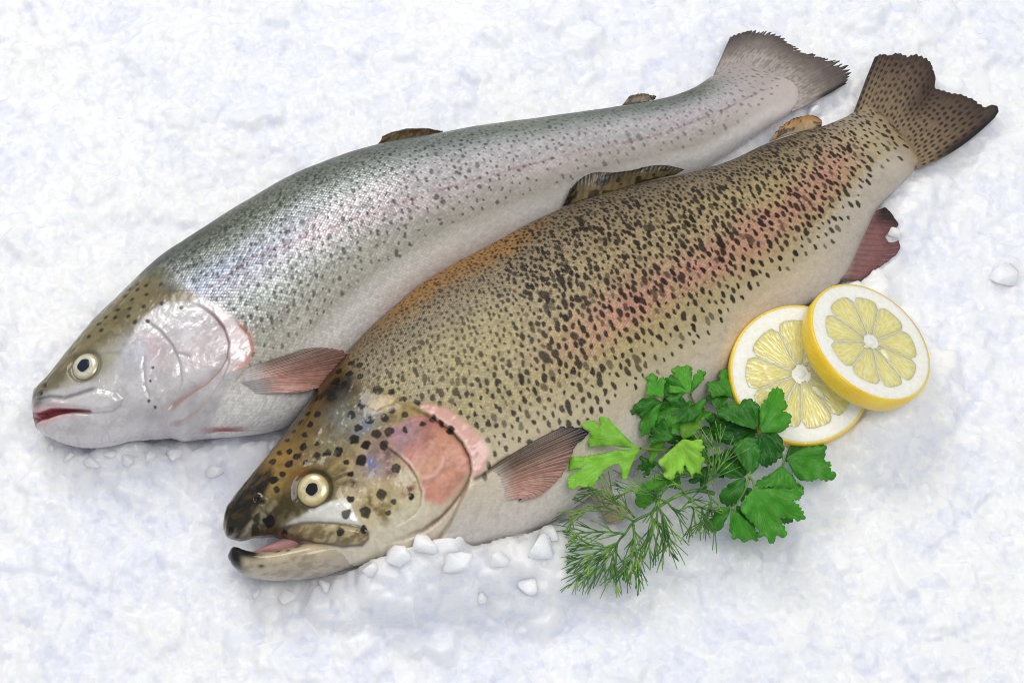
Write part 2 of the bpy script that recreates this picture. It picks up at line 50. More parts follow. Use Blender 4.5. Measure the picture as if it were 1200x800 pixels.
 'leaves': [[0,[52.73,-68.27,49.9],[-0.9902,-0.0949,-0.1028],[0.1147,-0.9715,-0.2076],[[0.0,0.0],[3.29,-3.06],[6.96,-7.56],[9.34,-11.17],[11.12,-13.96],[13.38,-15.73],[15.19,-15.47],[15.21,-13.06],[14.17,-11.09],[16.21,-12.97],[18.1,-14.91],[19.87,-14.93],[20.0,-13.34],[22.88,-13.59],[22.59,-11.87],[19.7,-10.01],[19.47,-7.29],[21.3,-6.22],[21.17,-4.38],[15.3,-3.16],[8.38,-1.93],[2.57,-0.35],[8.59,-0.29],[17.81,-0.08],[28.75,-0.39],[30.47,2.14],[30.5,4.16],[26.88,4.65],[24.73,4.36],[28.81,5.99],[31.16,7.84],[31.45,12.0],[29.71,13.31],[27.38,12.18],[25.96,13.24],[24.18,12.61],[22.14,13.24],[20.1,12.65],[18.44,9.55],[15.17,7.09],[11.41,5.28],[9.45,5.4],[8.95,8.14],[9.37,11.48],[8.42,12.33],[7.17,11.92],[5.52,8.97],[4.07,5.9],[1.86,2.36]],0.85],[0,[63.03,-44.14,46.91],[-0.4081,0.8999,0.1538],[-0.9078,-0.4178,0.0364],[[0.0,0.0],[2.39,2.67],[4.36,6.1],[6.21,5.63],[8.74,2.85],[11.96,2.13],[12.71,-0.45],[11.07,-2.06],[7.45,-1.3],[9.32,-3.14],[9.67,-4.9],[7.92,-5.18],[4.98,-2.36]],0.5],[0,[74.44,-40.37,44.34],[-0.531,0.8446,0.0685],[-0.8474,-0.5293,-0.0429],[[0.0,0.0],[2.53,3.02],[3.96,6.17],[7.16,7.22],[7.64,3.92],[10.03,3.37],[10.82,0.54],[14.05,-0.14],[14.45,-2.71],[12.09,-4.15],[11.65,-6.6],[9.05,-6.94],[4.69,-3.71]],0.55],[0,[75.05,-36.54,36.95],[0.5012,0.8645,0.0382],[-0.8157,0.4573,0.3542],[[0.0,0.0],[2.48,1.11],[8.64,2.07],[11.53,2.0],[13.15,0.27],[13.45,-1.15],[11.29,-1.97],[8.61,-1.68],[2.83,-0.64]],0.5],[0,[62.7,-44.11,44.97],[-0.6669,-0.6986,-0.2591],[0.73,-0.6822,-0.0396],[[0.0,0.0],[3.89,-3.23],[7.67,-3.39],[10.56,-3.4],[11.74,-1.4],[13.7,-0.89],[16.67,2.71],[13.34,4.04],[8.52,3.75],[4.21,1.83]],0.4],[0,[57.08,-47.31,46.59],[-0.9686,-0.1849,-0.1659],[0.2264,-0.9319,-0.2833],[[0.0,0.0],[1.42,-1.68],[4.17,-2.37],[6.59,-2.02],[6.27,0.28],[4.07,3.26],[1.71,2.53]],0.1],[0,[75.04,-42.93,38.65],[-0.7201,-0.6888,-0.0834],[0.6921,-0.7045,-0.1572],[[0.0,0.0],[0.89,-2.16],[2.09,-6.03],[5.77,-7.42],[8.92,-8.32],[12.75,-7.31],[16.53,-4.73],[18.1,-1.63],[17.16,0.98],[13.02,0.07],[14.6,3.67],[12.98,4.88],[8.52,1.93],[4.48,3.46],[3.96,7.0],[-1.03,6.57],[-2.15,3.74],[-6.05,3.29],[-6.69,1.44],[-2.47,0.57]],0.4],[0,[71.48,-55.15,31.93],[0.4866,0.8313,0.2684],[-0.8675,0.4236,0.2607],[[0.0,0.0],[3.5,3.99],[8.71,6.45],[11.44,6.31],[13.32,3.62],[12.44,0.24],[13.29,-3.84],[10.15,-3.0],[8.45,-4.93],[5.7,-3.47],[3.97,-3.76],[1.58,-1.61]],0.8],[0,[68.71,-61.57,40.26],[0.3178,-0.8582,-0.4031],[0.9467,0.3105,0.0853],[[0.0,0.0],[-1.34,2.71],[0.82,6.49],[0.96,9.6],[5.19,9.96],[6.1,7.55],[9.78,8.7],[12.59,6.39],[14.95,5.43],[13.29,3.14],[14.63,1.34],[12.21,0.35],[8.92,0.35],[12.76,-2.46],[9.94,-3.76],[12.53,-5.39],[13.01,-7.05],[10.93,-9.72],[7.31,-7.59],[6.72,-10.25],[4.22,-9.7],[2.44,-6.09]],1.0],[0,[65.47,-53.82,32.8],[-0.6887,-0.5898,-0.4217],[0.6959,-0.7011,-0.1558],[[0.0,0.0],[1.16,-1.49],[4.7,-2.57],[8.51,-2.37],[11.57,-0.38],[13.87,3.1],[9.04,2.2],[4.22,1.51]],0.6],[0,[66.21,-69.97,24.6],[-0.8524,-0.4339,-0.2919],[0.5126,-0.8037,-0.3021],[[0.0,0.0],[1.14,-2.25],[2.82,-3.35],[7.17,-3.94],[11.71,-3.55],[14.99,-2.41],[17.76,0.61],[17.09,4.69],[13.36,4.99],[8.51,3.45],[3.57,1.75]],0.55],[1,[94.14,-34.8,30.18],[-0.448,0.887,0.112],[-0.894,-0.4444,-0.0561],[[0.0,0.0],[3.19,4.4],[3.59,8.89],[6.77,9.08],[11.04,7.27],[10.92,3.81],[9.22,1.65],[13.3,0.41],[14.13,-2.16],[12.12,-3.44],[8.32,-2.11],[6.79,-2.7],[9.74,-5.71],[10.49,-9.65],[6.86,-6.75],[4.67,-2.98]],0.3],[1,[103.85,-54.27,35.99],[0.6209,0.78,0.0783],[-0.7696,0.5875,0.2501],[[0.0,0.0],[8.14,7.04],[13.13,7.42],[17.92,7.9],[21.33,6.26],[21.6,2.88],[18.24,1.24],[18.26,-2.33],[15.25,-2.1],[13.13,-1.6],[15.69,-3.89],[13.64,-6.38],[9.58,-7.5],[5.66,-6.52],[2.37,-2.41]],0.45],[1,[103.56,-51.76,33.21],[-0.6607,0.7479,0.0635],[-0.7441,-0.6416,-0.1863],[[0.0,0.0],[7.32,4.65],[15.3,8.44],[19.13,6.7],[18.92,2.55],[16.82,0.0],[14.03,-2.32],[14.42,-5.36],[11.1,-7.32],[7.22,-7.35]],0.12],[1,[104.34,-52.73,33.32],[0.4188,-0.8097,-0.411],[0.9022,0.4226,0.0867],[[0.0,0.0],[3.52,6.41],[8.7,6.62],[13.04,3.76],[14.06,-0.87],[14.2,-4.97],[8.6,-6.36],[2.41,-4.59]],0.0],[1,[114.77,-60.71,24.8],[0.9619,-0.1716,-0.2128],[0.227,0.9351,0.272],[[0.0,0.0],[3.69,3.95],[9.42,7.57],[15.08,9.03],[17.02,6.62],[16.08,3.91],[20.34,3.29],[19.96,1.04],[23.1,-0.94],[22.65,-3.41],[19.65,-4.61],[14.85,-4.98],[13.1,-6.92],[8.86,-7.36],[4.9,-5.59],[1.65,-1.61]],0.35],[1,[99.02,-70.77,28.78],[-0.0773,0.8872,0.4549],[-0.997,-0.0688,-0.0353],[[0.0,0.0],[4.94,2.89],[10.28,5.55],[14.02,4.85],[15.73,0.51],[16.09,-4.14],[9.64,-5.28],[3.56,-4.39]],0.15],[1,[97.73,-70.46,27.15],[-0.8842,0.4669,-0.0153],[-0.4208,-0.8103,-0.4078],[[0.0,0.0],[3.78,-1.31],[10.33,-3.18],[15.98,-3.08],[17.9,-1.07],[15.72,1.89],[10.63,3.52],[5.08,3.23]],0.08],[1,[97.77,-72.46,30.94],[-0.6919,-0.6259,-0.3597],[0.7145,-0.6652,-0.2169],[[0.0,0.0],[2.84,-2.07],[7.29,-3.44],[12.41,-3.9],[15.16,-0.14],[13.77,3.05],[9.61,4.13],[4.23,2.36]],0.1],[1,[91.02,-82.76,24.3],[-0.6702,-0.606,-0.4285],[0.7259,-0.6554,-0.2085],[[0.0,0.0],[3.29,-3.22],[8.17,-2.9],[13.63,-2.74],[13.68,0.79],[11.58,3.02],[7.81,3.16],[3.41,1.89]],0.25],[1,[91.09,-84.26,26.84],[0.4554,-0.77,-0.4469],[0.8903,0.3939,0.2286],[[0.0,0.0],[5.05,2.24],[11.93,4.46],[15.96,5.16],[17.73,3.23],[15.61,0.88],[16.46,-1.73],[13.71,-2.16],[12.27,-5.43],[7.47,-4.71],[2.91,-1.94]],0.4],[1,[100.53,-77.88,31.95],[0.6457,-0.6823,-0.3429],[0.7619,0.6061,0.2285],[[0.0,0.0],[0.48,-4.46],[1.37,-8.45],[3.39,-10.45],[8.2,-10.27],[13.54,-9.46],[16.6,-11.81],[18.58,-9.47],[22.19,-9.6],[22.66,-8.12],[20.55,-4.96],[23.83,-4.54],[23.09,-1.34],[17.74,-0.11],[16.39,0.5],[19.2,3.49],[22.64,5.67],[23.52,8.28],[21.08,9.17],[16.29,9.5],[13.8,8.13],[16.12,11.81],[14.49,14.29],[11.09,12.48],[5.98,6.75],[2.51,2.97]],0.45],[1,[113.66,-63.43,24.29],[-0.0386,-0.9501,-0.3096],[0.994,-0.0048,-0.1092],[[0.0,0.0],[3.31,-3.9],[7.83,-11.09],[10.34,-11.66],[9.63,-5.84],[9.92,4.61],[13.02,8.85],[9.68,9.41],[6.71,6.63],[3.37,3.0]],0.5],[1,[103.0,-48.24,26.52],[-0.9831,-0.1211,-0.1371],[0.1524,-0.9568,-0.2475],[[0.0,0.0],[9.44,-5.93],[18.75,-6.7],[20.0,-2.43],[18.92,0.43],[13.17,3.57],[6.43,6.88],[1.77,4.17]],0.0],[0,[77.82,-50.99,24.83],[-0.8583,-0.4242,-0.2889],[0.509,-0.7753,-0.3738],[[0.0,0.0],[6.88,4.41],[8.76,6.87],[10.45,6.76],[11.49,4.41],[10.26,2.27],[10.22,2.01],[12.9,1.92],[14.76,0.13],[12.71,-1.72],[10.5,-1.74],[9.7,-2.5],[11.34,-4.35],[11.3,-6.77],[8.67,-6.98],[6.92,-4.72]],0.05],[0,[68.12,-57.59,35.68],[-0.8893,0.4389,0.1282],[-0.4572,-0.8603,-0.2258],[[0.0,0.0],[6.25,4.26],[7.87,5.67],[9.73,6.11],[10.55,4.04],[9.25,2.26],[9.51,1.82],[11.51,1.82],[13.56,0.12],[12.23,-1.66],[9.01,-1.71],[9.2,-2.28],[10.53,-3.83],[9.81,-6.1],[7.82,-6.62],[6.27,-3.91]],0.15],[1,[90.99,-51.34,18.96],[-0.491,0.7256,0.482],[-0.8645,-0.4742,-0.1669],[[0.0,0.0],[7.55,5.17],[9.29,6.79],[11.19,7.0],[12.2,4.46],[10.36,2.77],[11.13,1.93],[13.73,2.08],[15.94,0.02],[13.62,-1.86],[11.1,-1.83],[10.72,-2.38],[12.63,-4.45],[11.63,-7.68],[8.92,-7.64],[7.42,-4.38]],0.05],[1,[91.43,-54.37,23.39],[-0.2366,-0.9015,-0.3623],[0.9706,-0.202,-0.1311],[[0.0,0.0],[6.62,4.26],[8.11,6.24],[10.75,6.64],[11.14,4.28],[9.74,2.11],[9.47,1.97],[11.74,1.88],[14.22,0.03],[11.83,-1.57],[10.16,-1.78],[9.76,-2.07],[10.74,-4.38],[10.71,-6.47],[8.15,-6.83],[6.66,-4.31]],0.02],[1,[83.88,-62.09,20.21],[-0.7375,-0.6154,-0.2782],[0.6753,-0.673,-0.3016],[[0.0,0.0],[5.68,3.98],[7.13,5.08],[8.67,5.84],[8.91,3.95],[8.37,1.88],[8.23,1.45],[10.26,1.39],[11.64,-0.03],[11.09,-1.54],[8.45,-1.71],[7.98,-1.8],[9.44,-3.41],[8.44,-5.49],[6.98,-5.86],[5.67,-3.73]],0.1],[1,[94.51,-68.81,19.65],[0.368,-0.8352,-0.4087],[0.9281,0.3564,0.1076],[[0.0,0.0],[4.64,3.33],[5.72,4.69],[7.5,4.37],[7.64,2.95],[6.5,1.53],[6.71,1.16],[8.34,1.05],[9.87,-0.08],[8.39,-1.28],[6.89,-1.37],[6.9,-1.53],[7.53,-3.02],[6.86,-4.29],[5.66,-4.43],[4.61,-3.08]],0.08],[0,[61.51,-61.85,22.6],[-0.9707,-0.2053,-0.125],[0.2312,-0.94,-0.2508],[[0.0,0.0],[4.37,2.75],[5.4,4.41],[6.87,4.58],[7.38,3.13],[6.0,1.46],[6.37,1.09],[7.61,1.18],[9.36,-0.0],[7.86,-1.16],[6.26,-1.25],[6.11,-1.57],[7.44,-3.18],[6.92,-4.58],[5.38,-4.23],[4.34,-2.64]],0.12],[0,[74.66,-47.16,26.78],[0.4753,0.7639,0.4365],[-0.8618,0.504,0.0564],[[0.0,0.0],[6.02,3.78],[7.5,5.44],[9.28,5.49],[10.02,4.36],[8.57,2.31],[9.07,1.68],[11.22,1.72],[12.78,0.13],[10.74,-1.5],[8.61,-1.69],[8.48,-2.1],[9.76,-4.26],[9.4,-5.52],[7.38,-5.81],[6.0,-4.03]],0.35],[0,[88.03,-39.58,25.21],[-0.1032,0.9127,0.3953],[-0.9945,-0.0878,-0.0568],[[0.0,0.0],[4.94,3.31],[6.21,4.37],[7.53,5.29],[7.92,3.1],[7.49,1.76],[7.32,1.4],[9.49,1.25],[9.88,0.03],[9.52,-1.25],[7.62,-1.36],[7.54,-1.58],[8.36,-3.28],[7.75,-4.92],[6.15,-5.07],[5.09,-3.03]],0.4],[1,[96.07,-56.33,27.92],[0.8178,-0.5138,-0.2591],[0.5564,0.821,0.128],[[0.0,0.0],[5.29,4.04],[6.48,5.05],[8.19,5.18],[8.92,3.5],[7.91,2.12],[7.52,1.63],[9.45,1.47],[10.78,0.14],[9.8,-1.39],[7.65,-1.32],[7.73,-1.94],[9.05,-3.82],[7.87,-5.71],[6.56,-5.6],[5.24,-3.36]],0.25],[0,[70.81,-64.63,22.08],[-0.5915,-0.7417,-0.3161],[0.794,-0.6041,-0.0683],[[0.0,0.0],[4.72,3.29],[5.9,4.27],[7.01,4.93],[7.79,2.79],[6.95,1.74],[6.76,1.36],[8.28,1.18],[9.91,0.0],[8.66,-1.1],[7.04,-1.28],[6.57,-1.67],[8.01,-3.12],[7.36,-4.98],[5.56,-4.57],[4.68,-2.84]],0.3],[1,[105.16,-41.11,15.36],[0.0309,0.938,0.3453],[-0.9973,0.0522,-0.0526],[[0.0,0.0],[6.38,3.93],[13.29,7.12],[16.48,5.65],[16.14,2.14],[14.27,-0.0],[11.83,-1.96],[12.05,-4.52],[9.17,-6.17],[5.88,-6.2]],0.2],[1,[107.06,-44.02,13.83],[0.0274,0.8839,0.4668],[-0.9883,0.0941,-0.1202],[[0.0,0.0],[6.83,5.38],[10.77,5.41],[14.53,5.53],[17.08,3.97],[17.07,1.16],[14.35,-0.0],[14.13,-2.96],[11.8,-2.6],[12.02,-4.11],[10.27,-6.05],[4.02,-5.73]],0.2],[1,[115.43,-58.61,18.03],[0.8194,0.5664,0.0885],[-0.5698,0.7876,0.2347],[[0.0,0.0],[3.57,2.98],[8.88,5.47],[13.94,6.13],[15.4,3.89],[14.35,1.68],[18.01,0.71],[17.47,-1.16],[19.42,-5.23],[12.48,-5.76],[7.05,-7.18],[1.29,-1.54]],0.1],[1,[98.84,-66.06,18.17],[-0.728,0.6772,0.1069],[-0.6216,-0.586,-0.5198],[[0.0,0.0],[4.18,2.44],[8.7,4.69],[11.82,4.09],[13.17,0.42],[13.38,-3.5],[7.96,-4.45],[2.89,-3.7]],0.05],[1,[92.82,-80.41,19.91],[0.8667,-0.4886,-0.1003],[0.4686,0.729,0.499],[[0.0,0.0],[4.52,2.0],[10.66,3.97],[14.25,4.58],[13.9,0.72],[12.18,-2.02],[10.87,-4.96],[6.6,-4.29]],0.15],[1,[102.67,-73.91,20.79],[0.9325,-0.3205,-0.1667],[0.3379,0.937,0.0888],[[0.0,0.0],[0.53,-3.84],[1.36,-7.25],[7.04,-8.42],[13.99,-9.27],[18.54,-7.04],[17.07,-3.1],[19.07,0.19],[13.5,1.39],[19.19,8.59],[13.19,9.22],[11.57,13.3],[4.74,6.22]],0.1],[0,[73.35,-39.61,44.95],[-0.9915,0.1238,-0.0397],[-0.1049,-0.9421,-0.3185],[[0.0,0.0],[2.61,2.47],[4.28,5.14],[7.2,5.83],[9.14,2.25],[12.13,-1.1],[12.12,-3.39],[9.88,-4.48],[6.88,-6.71]],0.2],[0,[69.42,-51.37,19.49],[0.9378,-0.3381,-0.0789],[0.3458,0.8891,0.3001],[[0.0,0.0],[-0.7,2.53],[1.74,5.39],[6.0,7.63],[6.39,5.43],[9.69,5.81],[13.55,2.18],[12.61,-1.26],[10.42,-4.18],[9.9,-8.13],[4.06,-9.82],[1.1,-5.58]],0.45],[0,[62.68,-44.89,45.49],[-0.9782,-0.2074,-0.0021],[0.1958,-0.92,-0.3395],[[0.0,0.0],[3.17,-2.78],[8.74,-3.17],[11.44,-1.23],[14.02,1.61],[11.27,2.82],[7.22,2.76]],0.15],[0,[74.3,-45.05,41.13],[-0.9494,-0.2749,-0.152],[0.3085,-0.9072,-0.286],[[0.0,0.0],[1.49,-5.16],[6.9,-7.47],[13.13,-4.89],[13.82,-0.14],[10.57,3.37],[3.39,5.64],[-0.63,5.56],[-4.74,3.09]],0.1]],
 'stems': [[0,1.0,[[53.55,-60.59,34.0],[58.61,-58.97,30.0],[65.93,-58.16,27.0],[75.45,-58.78,23.0],[86.45,-61.97,18.0],[92.93,-65.8,16.0]]],[0,0.8,[[63.42,-40.98,40.66],[64.44,-45.44,34.87],[67.75,-49.68,24.0],[76.27,-57.51,22.0]]],[0,0.8,[[75.28,-34.89,33.72],[76.06,-35.79,30.86],[78.05,-37.08,27.0],[81.03,-38.09,25.0],[86.26,-39.02,22.0],[89.79,-49.16,18.0]]],[0,0.8,[[69.08,-59.83,37.0],[67.06,-59.94,32.0],[65.51,-58.64,28.0]]],[1,0.8,[[94.34,-33.69,28.0],[95.8,-34.66,26.0],[99.37,-40.06,24.0],[103.2,-48.16,24.0]]],[1,0.9,[[114.09,-62.79,22.0],[114.25,-60.21,24.0],[113.14,-57.35,24.0],[106.16,-51.61,24.0],[100.14,-50.64,22.0],[87.67,-59.06,18.0],[78.31,-63.84,16.0]]],[1,0.9,[[101.01,-75.58,27.0],[99.97,-72.23,29.0],[98.69,-71.57,30.0],[101.07,-67.23,28.0],[102.43,-61.08,27.0],[100.94,-52.76,24.0]]],[1,0.7,[[91.5,-81.36,21.0],[93.22,-80.93,23.0],[95.74,-78.25,25.0],[99.39,-70.86,28.0]]]],
 'dill_stem': [[84.71,-76.23,23.0],[77.92,-75.68,25.0],[71.2,-77.15,25.0],[64.43,-80.82,25.0],[57.65,-85.94,25.0],[50.29,-89.85,24.0],[47.0,-93.6,21.0],[44.06,-96.26,18.0],[43.38,-99.08,17.0]],
 'dill': [[[50.26,-89.58,25.0],[44.26,-86.85,27.0],[37.66,-84.08,27.0],[31.04,-84.2,26.0],[26.41,-85.48,24.0],[23.43,-88.08,22.0]],[[50.95,-88.12,25.0],[48.23,-85.84,28.0],[42.94,-82.66,29.0],[37.71,-77.18,29.0],[31.05,-77.63,29.2]],[[46.96,-94.04,22.0],[39.63,-93.62,23.0],[31.02,-93.46,22.0],[22.77,-92.85,19.0]],[[44.02,-96.7,19.0],[39.0,-98.51,19.0],[33.7,-97.79,19.0],[26.43,-96.91,17.0]],[[43.71,-97.35,18.0],[37.69,-99.52,18.0],[29.7,-102.34,17.0],[21.74,-104.36,15.0]],[[43.61,-97.63,17.0],[39.65,-103.42,17.0],[35.63,-107.32,16.0],[30.98,-111.5,14.0]],[[43.46,-98.36,17.0],[43.3,-103.42,17.0],[42.58,-108.76,16.0],[41.88,-114.37,14.0]],[[43.09,-96.91,17.0],[34.31,-104.87,17.0],[28.97,-109.48,16.0],[23.0,-114.81,13.0]],[[50.46,-90.13,23.0],[50.62,-95.77,21.0],[49.57,-103.86,18.0],[46.24,-111.86,14.0]],[[50.58,-90.49,23.0],[50.92,-97.22,21.0],[51.28,-103.42,17.0],[50.29,-108.62,14.0]],[[57.65,-85.94,25.0],[58.91,-90.58,24.0],[57.58,-96.5,21.0],[54.99,-102.63,16.0]],[[60.34,-82.74,26.0],[63.58,-89.85,24.0],[64.9,-95.77,21.0],[65.66,-101.54,16.0]],[[58.9,-85.39,27.0],[60.83,-82.39,30.0],[60.14,-89.03,27.0],[63.62,-99.52,18.0]],[[64.43,-80.82,25.0],[68.31,-85.21,25.0],[74.36,-83.01,25.0],[76.5,-89.79,19.0]],[[71.14,-77.62,26.0],[74.95,-81.74,27.0],[78.98,-84.48,25.0],[79.83,-88.05,20.0]],[[64.31,-81.74,27.0],[58.87,-80.93,30.0],[53.57,-78.47,31.0],[45.6,-78.47,31.0]],[[77.78,-76.61,27.0],[81.71,-72.87,30.0],[77.73,-70.4,31.0],[73.71,-69.4,32.0]],[[72.4,-78.08,27.0],[68.39,-74.61,29.0],[63.69,-76.08,29.0],[60.31,-78.27,29.0]],[[81.91,-76.42,25.0],[83.04,-82.28,25.0],[81.78,-86.03,22.0],[79.91,-89.34,18.0]],[[83.02,-75.34,29.0],[84.42,-67.93,32.0],[81.11,-65.45,33.0],[77.94,-60.28,33.0]],[[83.71,-72.87,30.0],[86.44,-65.45,33.0],[85.2,-60.76,34.0],[82.01,-56.31,34.0]]],
 'chunks': [[138.93,126.85,11,3],[170.95,59.44,9,2],[219.7,40.17,16,0],[-78.51,-111.36,8,0],[-94.47,-114.06,10,0],[-107.06,-111.36,7,0],[-178.95,-53.71,9,0],[-190.15,-50.48,8,0],[-164.4,-52.9,9,0],[-127.74,-55.33,11,0],[-197.85,-45.61,7,0],[-144.54,-48.85,9,1],[-155.41,-50.48,8,1],[-171.92,-49.67,7,2],[-102.65,-43.98,9,2],[-15.8,-96.61,21,2],[1.08,-93.48,20,2],[-22.86,-109.04,17,0],[11.47,-99.73,18,0],[-5.01,-105.17,18,0],[17.25,-93.48,14,2],[-35.81,-102.84,15,0],[-9.0,-89.56,13,4],[-46.48,-106.72,14,0],[6.12,-88.78,12,4],[-14.24,-117.52,13,0],[-57.1,-111.36,11,0],[6.42,-112.9,14,0]],
 'rubble': [[-71.55,-107.07],[-50.16,-103.19],[-34.11,-98.13],[-14.39,-93.44],[7.2,-90.69],[19.79,-92.26]],
 'banks': [[16,9,[[-35.8,-101.72],[-14.34,-97.83],[7.18,-95.1],[19.73,-96.27]]],[6,9,[[-191.8,-50.96],[-178.84,-53.38],[-153.42,-51.36],[-109.74,-47.71]]],[6,10,[[-71.35,-110.24],[-53.58,-107.15],[-35.78,-103.27]]],[5,12,[[154.52,28.79],[171.73,61.5],[187.12,90.52]]]],
}
# ---------------------------------------------------------------- fish geometry (pure numpy)
def hermite(P, n=None, t=None, par=None):
    """smooth curve through the rows of P; t in 0..1 along the chord length"""
    P = np.asarray(P, float)
    if P.ndim == 1: P = P[:, None]
    if par is None:
        d = np.r_[0, np.cumsum(np.maximum(np.linalg.norm(np.diff(P, axis=0), axis=1), 1e-9))]
        par = d / d[-1]
    m = np.zeros_like(P)
    dp = np.diff(P, axis=0) / np.diff(par)[:, None]
    m[0], m[-1] = dp[0], dp[-1]
    if len(P) > 2:
        h = np.diff(par)
        w = (h[1:] / (h[1:] + h[:-1]))[:, None]
        m[1:-1] = dp[:-1] * w + dp[1:] * (1 - w)
    if t is None: t = np.linspace(0, 1, n)
    t = np.asarray(t, float)
    i = np.clip(np.searchsorted(par, t, side='right') - 1, 0, len(P) - 2)
    h = (par[i + 1] - par[i])[:, None]
    s = ((t - par[i])[:, None]) / h
    return ((2*s**3 - 3*s**2 + 1) * P[i] + (s**3 - 2*s**2 + s) * h * m[i]
            + (-2*s**3 + 3*s**2) * P[i + 1] + (s**3 - s**2) * h * m[i + 1])

def loft(rows, nu, nup, nlo, power=0.88):
    """rows: Dx, Dy, Vx, Vy, zc, b (mm).  Closed rings; the first nup+1 angles are the upper side, back to belly."""
    R = np.asarray(rows, float)
    mid = (R[:, 0:2] + R[:, 2:4]) / 2
    d = np.r_[0, np.cumsum(np.linalg.norm(np.diff(mid, axis=0), axis=1))]
    par = d / d[-1]
    C = hermite(R, t=np.linspace(0, 1, nu), par=par)
    th = np.r_[np.linspace(0, np.pi, nup + 1), np.linspace(np.pi, 2*np.pi, nlo + 1)[1:-1]]
    cy, sz = np.cos(th), np.sin(th)
    sz = np.sign(sz) * np.abs(sz) ** power
    D, V = C[:, None, 0:2], C[:, None, 2:4]
    xy = (D + V)/2 + (D - V)/2 * cy[None, :, None]
    z = C[:, None, 4] + np.maximum(C[:, None, 5], .3) * sz[None, :]
    return np.dstack([xy, z]), C, th, np.linspace(0, d[-1], nu)

def grid_normals(P):
    du = np.gradient(P, axis=0)
    dv = (np.roll(P, -1, 1) - np.roll(P, 1, 1))
    n = np.cross(dv, du)
    n /= np.maximum(np.linalg.norm(n, axis=2, keepdims=True), 1e-9)
    return n
# ---------------------------------------------------------------- helpers
def lin(r, g, b):
    c = np.array([r, g, b]) / 255.
    return np.where(c <= .04045, c / 12.92, ((c + .055) / 1.055) ** 2.4)
def sstep(a, b, x):
    t = np.clip((x - a) / (b - a), 0, 1); return t * t * (3 - 2 * t)
def hash2(i, j, seed):
    h = (i.astype(np.int64) * 374761393 + j.astype(np.int64) * 668265263 + seed * 974634777) & 0xffffffff
    h = ((h ^ (h >> 13)) * 1274126177) & 0xffffffff
    h = (h ^ (h >> 16)) & 0xffffffff
    h = (h * 2246822519) & 0xffffffff
    return ((h ^ (h >> 15)) & 0xffffff) / float(0x1000000)
def vnoise(x, y, seed=0):
    i, j = np.floor(x), np.floor(y); fx, fy = x - i, y - j
    i = i.astype(np.int64); j = j.astype(np.int64)
    fx = fx*fx*(3-2*fx); fy = fy*fy*(3-2*fy)
    a, b = hash2(i, j, seed), hash2(i+1, j, seed); c, d = hash2(i, j+1, seed), hash2(i+1, j+1, seed)
    return (a*(1-fx)+b*fx)*(1-fy) + (c*(1-fx)+d*fx)*fy
def fbm(x, y, seed=0, oct=4):
    s = 0; a = .5; t = 0
    for o in range(oct):
        s = s + a*vnoise(x*2**o, y*2**o, seed+o*17); t += a; a *= .5
    return s/t
def polydist(X, Y, poly):
    """distance to an open polyline, side (+ left of travel), parameter 0..1 along it"""
    p = np.asarray(poly, float); best = np.full(X.shape, 1e9); side = np.zeros(X.shape); par = np.zeros(X.shape)
    L = np.r_[0, np.cumsum(np.linalg.norm(np.diff(p, axis=0), axis=1))]
    for k in range(len(p)-1):
        a, b = p[k], p[k+1]; d = b-a; ll = (d@d)+1e-9
        t = np.clip(((X-a[0])*d[0]+(Y-a[1])*d[1])/ll, 0, 1)
        dx, dy = X-(a[0]+t*d[0]), Y-(a[1]+t*d[1]); q = np.hypot(dx, dy)
        m = q < best
        best = np.where(m, q, best); side = np.where(m, np.sign(d[0]*dy-d[1]*dx), side)
        par = np.where(m, (L[k]+t*np.sqrt(ll))/L[-1], par)
    return best, side, par
def inside(X, Y, poly):
    """signed distance to a closed polygon, positive inside"""
    p = np.asarray(poly, float); q = np.roll(p, -1, 0); c = np.zeros(X.shape, bool)
    for (ax, ay), (bx, by) in zip(p, q):
        if ay == by: continue
        c ^= ((ay > Y) != (by > Y)) & (X < (bx-ax)*(Y-ay)/(by-ay)+ax)
    d, _, _ = polydist(X, Y, np.vstack([p, p[:1]]))
    return np.where(c, d, -d)
def smooth_closed(p, n): 
    p = np.asarray(p, float); k = len(p)
    q = hermite(np.vstack([p[-2:], p, p[:2]]), n=n*2)
    i = np.argmin(((q[:n]-p[0])**2).sum(1)); j = n + np.argmin(((q[n:]-p[0])**2).sum(1))
    return q[i:j]
def tag(o, label, cat, group=None):
    o['label'] = label; o['category'] = cat
    if group: o['group'] = group
    return o
def empty(name, loc, rotm=None):
    o = bpy.data.objects.new(name, None); COL.objects.link(o)
    o.matrix_world = Matrix.Translation(loc) @ (rotm.to_4x4() if rotm else Matrix.Identity(4)); o.empty_display_size = .02
    return o
def link(name, me, mat, parent=None, smooth=True):
    o = bpy.data.objects.new(name, me); COL.objects.link(o)
    if mat: me.materials.append(mat)
    if parent: o.parent = parent
    if smooth: me.shade_smooth()
    return o
def mesh_quads(name, V, F, col=None, uv=None, extra=None):
    """V (n,3) m, F (m,4|3) int"""
    me = bpy.data.meshes.new(name); V = np.ascontiguousarray(V, dtype=np.float32); F = np.ascontiguousarray(F, dtype=np.int32)
    k = F.shape[1]
    me.vertices.add(len(V)); me.vertices.foreach_set('co', V.ravel())
    me.loops.add(F.size); me.loops.foreach_set('vertex_index', F.ravel())
    me.polygons.add(len(F)); me.polygons.foreach_set('loop_start', np.arange(0, F.size, k, dtype=np.int32))
    me.update(calc_edges=True)
    for nm, c in (('Col', col), ('Mask', extra)):
        if c is not None:
            a = me.attributes.new(nm, 'FLOAT_COLOR', 'POINT')
            c4 = np.ones((len(V), 4), np.float32); c4[:, :3] = c; a.data.foreach_set('color', c4.ravel())
    if uv is not None:
        u = me.uv_layers.new(name='map'); u.data.foreach_set('uv', np.ascontiguousarray(uv[F.ravel()], dtype=np.float32).ravel())
    me.validate()
    return me
